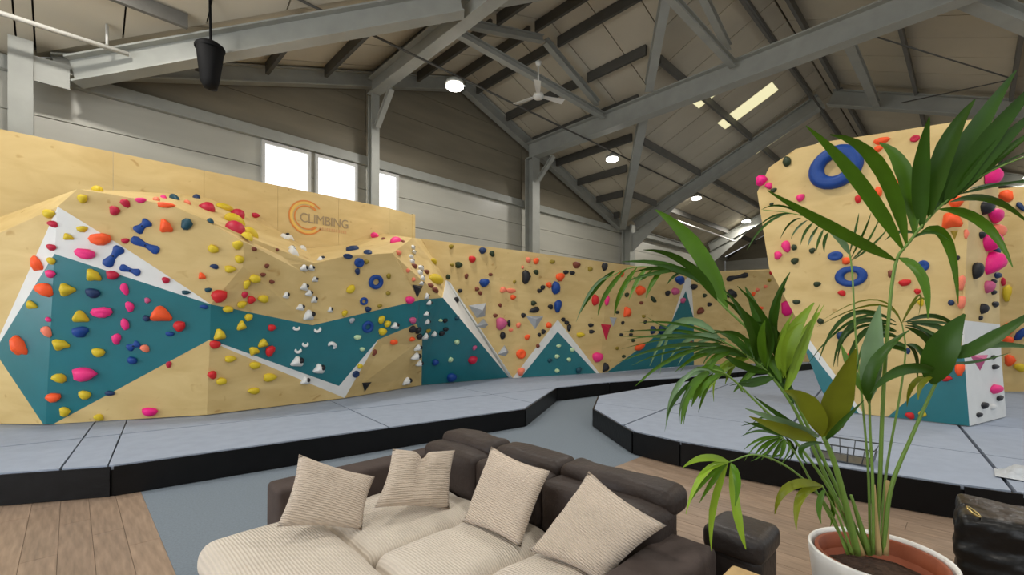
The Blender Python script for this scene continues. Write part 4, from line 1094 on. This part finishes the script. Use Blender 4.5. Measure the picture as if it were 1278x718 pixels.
# ---- dark leather footstool beside the sofa end
st = empty('leather_footstool', (2.66, 0.90, 0)); tag(st, 'dark leather footstool beside the right end of the sofa', 'footstool')
link('body', rbox_me('body', (0.150, 0.140, 0.20), 0.035, 0.006, 0.006, 3), M['leather'], st, (0, 0, 0.24))
link('top_cushion', rbox_me('top_cushion', (0.165, 0.155, 0.07), 0.045, 0.015, 0.008, 6), M['leather'], st, (0, 0, 0.485))
for sx in (-1, 1):
    for sy in (-1, 1): link('foot', lathe_me('foot', [(0.02, 0), (0.025, 0.05)], 8, cap=True), M['black'], st, (sx * 0.11, sy * 0.10, 0))

# ---- tan side table
tb = empty('side_table', (1.85, 0.50, 0)); tag(tb, 'tan side table whose corner shows at the bottom edge', 'table')
link('table_top', rbox_me('table_top', (0.25, 0.25, 0.022), 0.02), M['tan'], tb, (0, 0, 0.578))
link('apron', box_me('apron', -0.19, 0.19, -0.19, 0.19, 0.49, 0.556, 0.006), M['tan'], tb)
for sx in (-1, 1):
    for sy in (-1, 1): link('leg', bar_me('leg', (sx * 0.19, sy * 0.19, 0.004), (sx * 0.17, sy * 0.17, 0.55), 0.045, 0.045), M['tan'], tb)

# ---- black plastic wrapped crate with a ring
cr = empty('wrapped_crate', (4.05, -0.28, 0)); tag(cr, 'crate wrapped in crinkled black plastic film at the lower right', 'crate')
me = rbox_me('plastic_wrap', (0.24, 0.36, 0.26), 0.05, 0.0, 0.0, 0, nin=26)
for v in me.vertices:
    c = v.co
    f = noise.noise(Vector((c.x * 4, c.y * 3, c.z * 14))) * 0.020 + noise.noise(Vector((c.x * 12, c.y * 9, c.z * 22 + c.y * 9))) * 0.010
    c.x += f * (1 if c.x > 0 else -1); c.y += f * (1 if c.y > 0 else -1); c.z += 0.6 * f * (1 if c.z > 0 else 0)
link('plastic_wrap', me, M['bag'], cr, (0, 0, 0.27))
link('clip_ring', tube_me('clip_ring', [(-0.2 + 0.035 * math.cos(a), 0.28 + 0.035 * math.sin(a) * 0.8, 0.545 + 0.022 * math.sin(a)) for a in [k * 2 * math.pi / 14 for k in range(14)]], 0.006, 6, True), M['gold'], cr)

# ---- crumpled sheet on the right mat, wire tray behind the palm
p = at_z(1278, 597, MH)
fo = empty('folded_sheet', (p.x, p.y, MH + 0.006)); tag(fo, 'crumpled grey folded sheet lying on the right crash mat', 'cloth')
for k in range(3):
    vs = []; fs = []; nx, ny = 14, 10
    for j in range(ny + 1):
        for i in range(nx + 1):
            x = -0.16 + 0.32 * j / ny + 0.02 * k; y = -0.30 + 0.48 * i / nx - 0.03 * k
            e = min(1, min(i, nx - i) / 2) * min(1, min(j, ny - j) / 2)
            vs.append((x, y, 0.006 + 0.034 * (k + 0.4) * e + 0.035 * noise.noise(Vector((x * 12, y * 12, k * 3))) * e))
    for j in range(ny):
        for i in range(nx): fs.append((j * (nx + 1) + i, j * (nx + 1) + i + 1, (j + 1) * (nx + 1) + i + 1, (j + 1) * (nx + 1) + i))
    link('fold', pydata('fold', vs, fs, True), M['foil'], fo)
a = at_z(1020, 572, MH); b = at_z(1082, 580, MH)
wt = empty('wire_tray', ((a.x + b.x) / 2 + 0.1, (a.y + b.y) / 2, MH)); tag(wt, 'grey wire tray standing on the mat behind the palm stems', 'tray')
for zz, s in ((0.012, 0.85), (0.17, 1.0)):
    q = [(-0.2 * s, -0.27 * s, zz), (0.2 * s, -0.27 * s, zz), (0.2 * s, 0.27 * s, zz), (-0.2 * s, 0.27 * s, zz)]
    link('wire_rim', tube_me('wire_rim', q, 0.008, 6, True), M['wire'], wt)
link('tray_floor', box_me('tray_floor', -0.17, 0.17, -0.23, 0.23, 0.004, 0.012), M['wire'], wt)
for sx in (-1, 1):
    for k in range(4):
        y = -0.2 + 0.133 * k
        link('wire', tube_me('wire', [(sx * 0.17, y * 0.85, 0.012), (sx * 0.2, y, 0.17)], 0.005, 5), M['wire'], wt)
for sy in (-1, 1):
    link('wire', tube_me('wire', [(0, sy * 0.23, 0.012), (0, sy * 0.27, 0.17)], 0.005, 5), M['wire'], wt)
    link('side_plate', slab_me('side_plate', [Vector((-0.17, sy * 0.232, 0.012)), Vector((0.17, sy * 0.232, 0.012)), Vector((0.185, sy * 0.252, 0.10)), Vector((-0.185, sy * 0.252, 0.10))], (0, 0.004 * sy, 0)), M['wire'], wt)

# ================================================================== PALM
RZ = 0.55
pc = at_z(1097, 690, RZ)
pot = empty('white_planter', (pc.x, pc.y, 0)); tag(pot, 'large glossy white round planter at the bottom right', 'planter')
RR = 0.290
link('shell', lathe_me('shell', [(0.001, 0.0), (RR * 0.62, 0.0), (RR * 0.72, 0.05), (RR * 0.90, 0.28), (RR * 0.985, 0.50), (RR, RZ - 0.005), (RR * 0.99, RZ), (RR * 0.955, RZ), (RR * 0.94, RZ - 0.02), (RR * 0.90, 0.40), (RR * 0.70, 0.12), (0.001, 0.1)], 48), M['pot_white'], pot)
inn = empty('nursery_pot', (pc.x, pc.y, 0.12)); tag(inn, 'terracotta coloured inner pot set inside the white planter', 'pot')
r2 = RR * 0.90
link('shell', lathe_me('shell', [(0.001, 0.0), (r2 * 0.72, 0.0), (r2 * 0.93, RZ - 0.16), (r2, RZ - 0.155), (r2 * 1.0, RZ - 0.135), (r2 * 0.93, RZ - 0.135), (r2 * 0.90, RZ - 0.22), (r2 * 0.85, RZ - 0.30)], 40), M['terracotta'], inn)
me = lathe_me('soil', [(r2 * 0.875, 0.0), (r2 * 0.6, 0.008), (r2 * 0.3, 0.015), (0.001, 0.02)], 32)
for v in me.vertices: v.co.z += 0.012 * noise.noise(v.co * 25)
link('soil', me, M['soil'], inn, (0, 0, 0.31))
SOILZ = 0.44

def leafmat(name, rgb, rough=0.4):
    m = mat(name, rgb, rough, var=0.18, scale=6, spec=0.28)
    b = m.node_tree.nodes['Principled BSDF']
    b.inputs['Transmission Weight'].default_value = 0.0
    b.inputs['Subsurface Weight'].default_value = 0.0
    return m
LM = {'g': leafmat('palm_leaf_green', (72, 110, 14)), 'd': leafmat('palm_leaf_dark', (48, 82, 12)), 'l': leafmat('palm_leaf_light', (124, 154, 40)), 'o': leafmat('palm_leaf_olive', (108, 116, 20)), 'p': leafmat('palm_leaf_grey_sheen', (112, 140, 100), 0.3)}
M['stalk'] = mat('palm_stalk', (110, 142, 62), 0.45, var=0.15, scale=10, stretch=(1, 1, 0.3))
M['sheath'] = mat('dry_leaf_sheath', (186, 160, 108), 0.8, var=0.25, scale=14, stretch=(1, 1, 0.3))
PZ = (Vector((pc.x, pc.y, 0)) - Vector((0, 0, 0))).dot(FW)
palm = empty('kentia_palm', (pc.x, pc.y, SOILZ)); tag(palm, 'tall green palm with arching fronds growing in the white planter', 'plant')
PO = Vector((pc.x, pc.y, SOILZ))
prnd = random.Random(11)
def leaflet(parent, px, w, d0, d1, mk, fold=0.22):
    (x0, y0), (x1, y1), (x2, y2) = px
    a = at_depth(x0, y0, PZ + d0); b = at_depth(x1, y1, PZ + (d0 + d1) / 2 + prnd.uniform(-0.03, 0.03)); c = at_depth(x2, y2, PZ + d1)
    ctl = b * 2 - (a + c) * 0.5
    n = 9; vs = []; fs = []
    roll = prnd.uniform(-0.5, 0.5)
    W = w * PZ / F * (0.36 if w < 24 else 0.42)
    for i in range(n + 1):
        t = i / n
        p = a * (1 - t) ** 2 + ctl * 2 * t * (1 - t) + c * t * t
        tg = ((ctl - a) * (1 - t) + (c - ctl) * t).normalized()
        vw = (EYE - p).normalized()
        s = tg.cross(vw).normalized(); nn = s.cross(tg).normalized()
        s2 = s * math.cos(roll) + nn * math.sin(roll); n2 = nn * math.cos(roll) - s * math.sin(roll)
        wd = W * (0.12 + 0.88 * min(1.0, t / 0.25) ** 0.7) * max(0.03, min(1.0, (1 - t) / 0.45)) ** 0.75
        vs += [p - s2 * wd + n2 * wd * fold - PO, p - s2 * wd * 0.5 + n2 * wd * fold * 0.3 - PO, p - PO, p + s2 * wd * 0.5 + n2 * wd * fold * 0.3 - PO, p + s2 * wd + n2 * wd * fold - PO]
    for i in range(n):
        for k in range(4): fs.append((i * 5 + k, i * 5 + k + 1, (i + 1) * 5 + k + 1, (i + 1) * 5 + k))
    link('leaflet', pydata('leaflet', vs, fs, True), LM[mk], parent)
def frond(stem, radii, dd, leaves, dl=0.0, dense=False):
    """stem: pixel points root..tip; dd: depth offset root..tip; leaves: strings"""
    n = len(stem)
    pts = [at_depth(x, y, PZ + dd[0] + (dd[1] - dd[0]) * (i / (n - 1)) ** 1.3) - PO for i, (x, y) in enumerate(stem)]
    sp = smooth_path(pts, 6)
    m = len(sp); rad = [(radii[0] + (radii[1] - radii[0]) * i / (m - 1)) * 0.62 * PZ / F for i in range(m)]
    st = link('frond', tube_me('frond', sp, rad, 7), M['stalk'], palm)
    P3 = [p + PO for p in sp]
    for lf in leaves:
        t = lf.split(); v = list(map(float, t[:7])); mk = t[7] if len(t) > 7 else 'g'
        # depth at the start = depth of nearest stem point
        q = at_depth(v[0], v[1], PZ + dd[1]); 
        near = min(P3, key=lambda p: (Vector(((p - EYE).dot(R_) / (p - EYE).dot(FW) * F + HX - v[0], HY - (p - EYE).z / (p - EYE).dot(FW) * F - v[1]))).length)
        d0 = (near - EYE).dot(FW) - PZ
        d1 = d0 + dl + prnd.uniform(-0.16, 0.16)
        leaflet(st, ((v[0], v[1]), (v[2], v[3]), (v[4], v[5])), v[6], d0, d1, mk)
        if dense and v[6] < 21:
            j = lambda k: prnd.uniform(-k, k)
            leaflet(st, ((v[0] + j(3), v[1] + j(3)), (v[2] + j(9), v[3] + j(9)), (v[4] + j(16), v[5] + j(14))), max(4, v[6] * 0.6), d0 + j(0.03), d1 + j(0.15), mk)
    return st
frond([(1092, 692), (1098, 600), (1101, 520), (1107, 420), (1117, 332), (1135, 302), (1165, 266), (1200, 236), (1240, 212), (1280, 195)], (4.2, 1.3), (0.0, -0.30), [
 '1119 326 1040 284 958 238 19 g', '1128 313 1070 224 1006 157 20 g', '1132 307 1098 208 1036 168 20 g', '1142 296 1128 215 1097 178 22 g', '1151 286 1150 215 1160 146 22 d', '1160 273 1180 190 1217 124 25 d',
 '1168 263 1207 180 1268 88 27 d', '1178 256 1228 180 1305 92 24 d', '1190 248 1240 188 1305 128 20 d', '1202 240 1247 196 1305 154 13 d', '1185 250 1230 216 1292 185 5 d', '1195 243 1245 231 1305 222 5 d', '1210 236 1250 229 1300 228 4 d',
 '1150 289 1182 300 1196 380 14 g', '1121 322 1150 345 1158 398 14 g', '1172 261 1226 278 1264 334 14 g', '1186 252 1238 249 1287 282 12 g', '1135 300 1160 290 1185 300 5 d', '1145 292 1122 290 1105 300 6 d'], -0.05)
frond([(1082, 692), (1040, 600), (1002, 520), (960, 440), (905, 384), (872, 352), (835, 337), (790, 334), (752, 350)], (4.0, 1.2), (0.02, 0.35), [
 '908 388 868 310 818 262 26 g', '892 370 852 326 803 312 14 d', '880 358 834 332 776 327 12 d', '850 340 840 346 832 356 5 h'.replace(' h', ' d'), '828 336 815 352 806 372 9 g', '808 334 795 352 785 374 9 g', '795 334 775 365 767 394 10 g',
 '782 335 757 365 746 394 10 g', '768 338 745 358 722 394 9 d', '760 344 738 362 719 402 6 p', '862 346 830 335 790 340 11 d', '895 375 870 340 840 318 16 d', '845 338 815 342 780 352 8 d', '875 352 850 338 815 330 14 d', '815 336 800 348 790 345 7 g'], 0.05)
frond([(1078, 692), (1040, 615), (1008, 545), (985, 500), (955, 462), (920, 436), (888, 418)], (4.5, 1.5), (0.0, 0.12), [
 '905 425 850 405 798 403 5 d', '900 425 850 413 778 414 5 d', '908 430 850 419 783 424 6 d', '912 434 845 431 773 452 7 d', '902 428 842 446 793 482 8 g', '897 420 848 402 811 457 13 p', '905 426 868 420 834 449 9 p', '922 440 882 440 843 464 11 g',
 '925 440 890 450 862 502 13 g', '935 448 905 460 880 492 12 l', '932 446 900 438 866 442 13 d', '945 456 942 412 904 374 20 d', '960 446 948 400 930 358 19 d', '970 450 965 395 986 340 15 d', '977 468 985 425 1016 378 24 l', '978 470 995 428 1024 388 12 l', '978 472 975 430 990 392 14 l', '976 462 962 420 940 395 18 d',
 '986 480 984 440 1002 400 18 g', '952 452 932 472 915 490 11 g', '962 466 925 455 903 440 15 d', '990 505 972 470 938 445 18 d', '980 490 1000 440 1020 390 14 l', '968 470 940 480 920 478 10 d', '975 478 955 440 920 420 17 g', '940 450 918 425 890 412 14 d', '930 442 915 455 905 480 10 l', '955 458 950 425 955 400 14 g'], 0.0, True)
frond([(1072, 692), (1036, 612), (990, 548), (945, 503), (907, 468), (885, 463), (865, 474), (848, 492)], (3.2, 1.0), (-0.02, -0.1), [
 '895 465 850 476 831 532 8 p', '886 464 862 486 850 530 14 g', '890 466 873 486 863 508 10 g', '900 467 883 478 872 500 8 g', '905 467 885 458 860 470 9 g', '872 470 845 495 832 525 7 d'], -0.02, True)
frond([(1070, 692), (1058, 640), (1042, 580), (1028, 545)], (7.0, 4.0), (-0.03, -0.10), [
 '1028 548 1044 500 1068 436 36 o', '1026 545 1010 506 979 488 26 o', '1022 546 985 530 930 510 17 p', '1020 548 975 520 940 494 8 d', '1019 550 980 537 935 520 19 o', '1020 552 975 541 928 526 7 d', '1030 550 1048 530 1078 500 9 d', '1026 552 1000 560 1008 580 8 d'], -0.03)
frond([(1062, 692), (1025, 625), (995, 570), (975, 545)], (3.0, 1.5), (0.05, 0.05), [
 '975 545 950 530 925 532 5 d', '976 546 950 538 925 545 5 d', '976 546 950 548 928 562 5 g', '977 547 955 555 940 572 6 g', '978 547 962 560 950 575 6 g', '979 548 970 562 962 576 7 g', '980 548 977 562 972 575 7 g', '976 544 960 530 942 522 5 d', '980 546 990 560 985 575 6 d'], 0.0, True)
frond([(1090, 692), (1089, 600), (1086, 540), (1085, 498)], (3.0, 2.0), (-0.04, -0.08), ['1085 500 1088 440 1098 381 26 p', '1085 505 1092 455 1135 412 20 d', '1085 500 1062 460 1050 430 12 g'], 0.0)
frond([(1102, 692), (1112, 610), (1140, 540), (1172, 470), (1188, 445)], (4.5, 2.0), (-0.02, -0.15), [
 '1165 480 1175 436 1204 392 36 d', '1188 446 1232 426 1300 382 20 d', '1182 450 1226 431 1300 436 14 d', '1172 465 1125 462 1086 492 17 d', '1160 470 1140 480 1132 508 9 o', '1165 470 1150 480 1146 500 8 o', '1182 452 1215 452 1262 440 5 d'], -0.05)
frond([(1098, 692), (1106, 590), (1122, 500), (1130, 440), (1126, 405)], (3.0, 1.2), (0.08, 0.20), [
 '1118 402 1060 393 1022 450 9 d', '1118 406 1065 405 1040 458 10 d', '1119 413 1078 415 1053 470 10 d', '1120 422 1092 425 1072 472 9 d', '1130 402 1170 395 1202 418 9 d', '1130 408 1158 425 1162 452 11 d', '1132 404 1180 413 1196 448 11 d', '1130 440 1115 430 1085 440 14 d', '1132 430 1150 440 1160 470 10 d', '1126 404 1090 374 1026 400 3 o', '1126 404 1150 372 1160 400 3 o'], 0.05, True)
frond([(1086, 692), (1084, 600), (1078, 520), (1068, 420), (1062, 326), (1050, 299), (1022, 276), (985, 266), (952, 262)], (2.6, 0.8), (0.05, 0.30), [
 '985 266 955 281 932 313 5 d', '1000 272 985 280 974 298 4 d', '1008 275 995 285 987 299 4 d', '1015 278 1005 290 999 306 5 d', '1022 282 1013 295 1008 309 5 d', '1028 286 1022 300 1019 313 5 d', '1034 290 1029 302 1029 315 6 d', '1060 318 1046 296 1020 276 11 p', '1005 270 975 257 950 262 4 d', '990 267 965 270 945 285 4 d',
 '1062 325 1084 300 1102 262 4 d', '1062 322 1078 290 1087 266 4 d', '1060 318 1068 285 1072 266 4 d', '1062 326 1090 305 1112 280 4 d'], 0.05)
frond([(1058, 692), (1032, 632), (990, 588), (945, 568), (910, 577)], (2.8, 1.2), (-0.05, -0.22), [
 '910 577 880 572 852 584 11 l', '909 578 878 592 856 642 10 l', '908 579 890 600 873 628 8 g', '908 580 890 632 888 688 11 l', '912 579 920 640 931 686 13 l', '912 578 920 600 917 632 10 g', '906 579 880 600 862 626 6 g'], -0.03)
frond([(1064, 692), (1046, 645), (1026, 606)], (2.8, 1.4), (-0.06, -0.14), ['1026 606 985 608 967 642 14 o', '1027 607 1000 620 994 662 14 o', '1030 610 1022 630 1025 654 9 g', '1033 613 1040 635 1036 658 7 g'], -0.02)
for pts, r in (([(1095, 692), (1092, 650), (1090, 605)], (5, 2)), ([(1075, 692), (1060, 655), (1036, 620)], (4.5, 1.5)), ([(1085, 692), (1072, 650), (1062, 618)], (4, 1.5)), ([(1104, 692), (1106, 650), (1108, 600)], (4.4, 2))):
    P3 = [at_depth(x, y, PZ - 0.02) - PO for x, y in pts]
    link('leaf_sheath', tube_me('leaf_sheath', smooth_path(P3, 4), [(r[0] + (r[1] - r[0]) * i / 8) * PZ / F for i in range(9)], 8), M['sheath'] if r[0] != 4 else M['stalk'], palm)
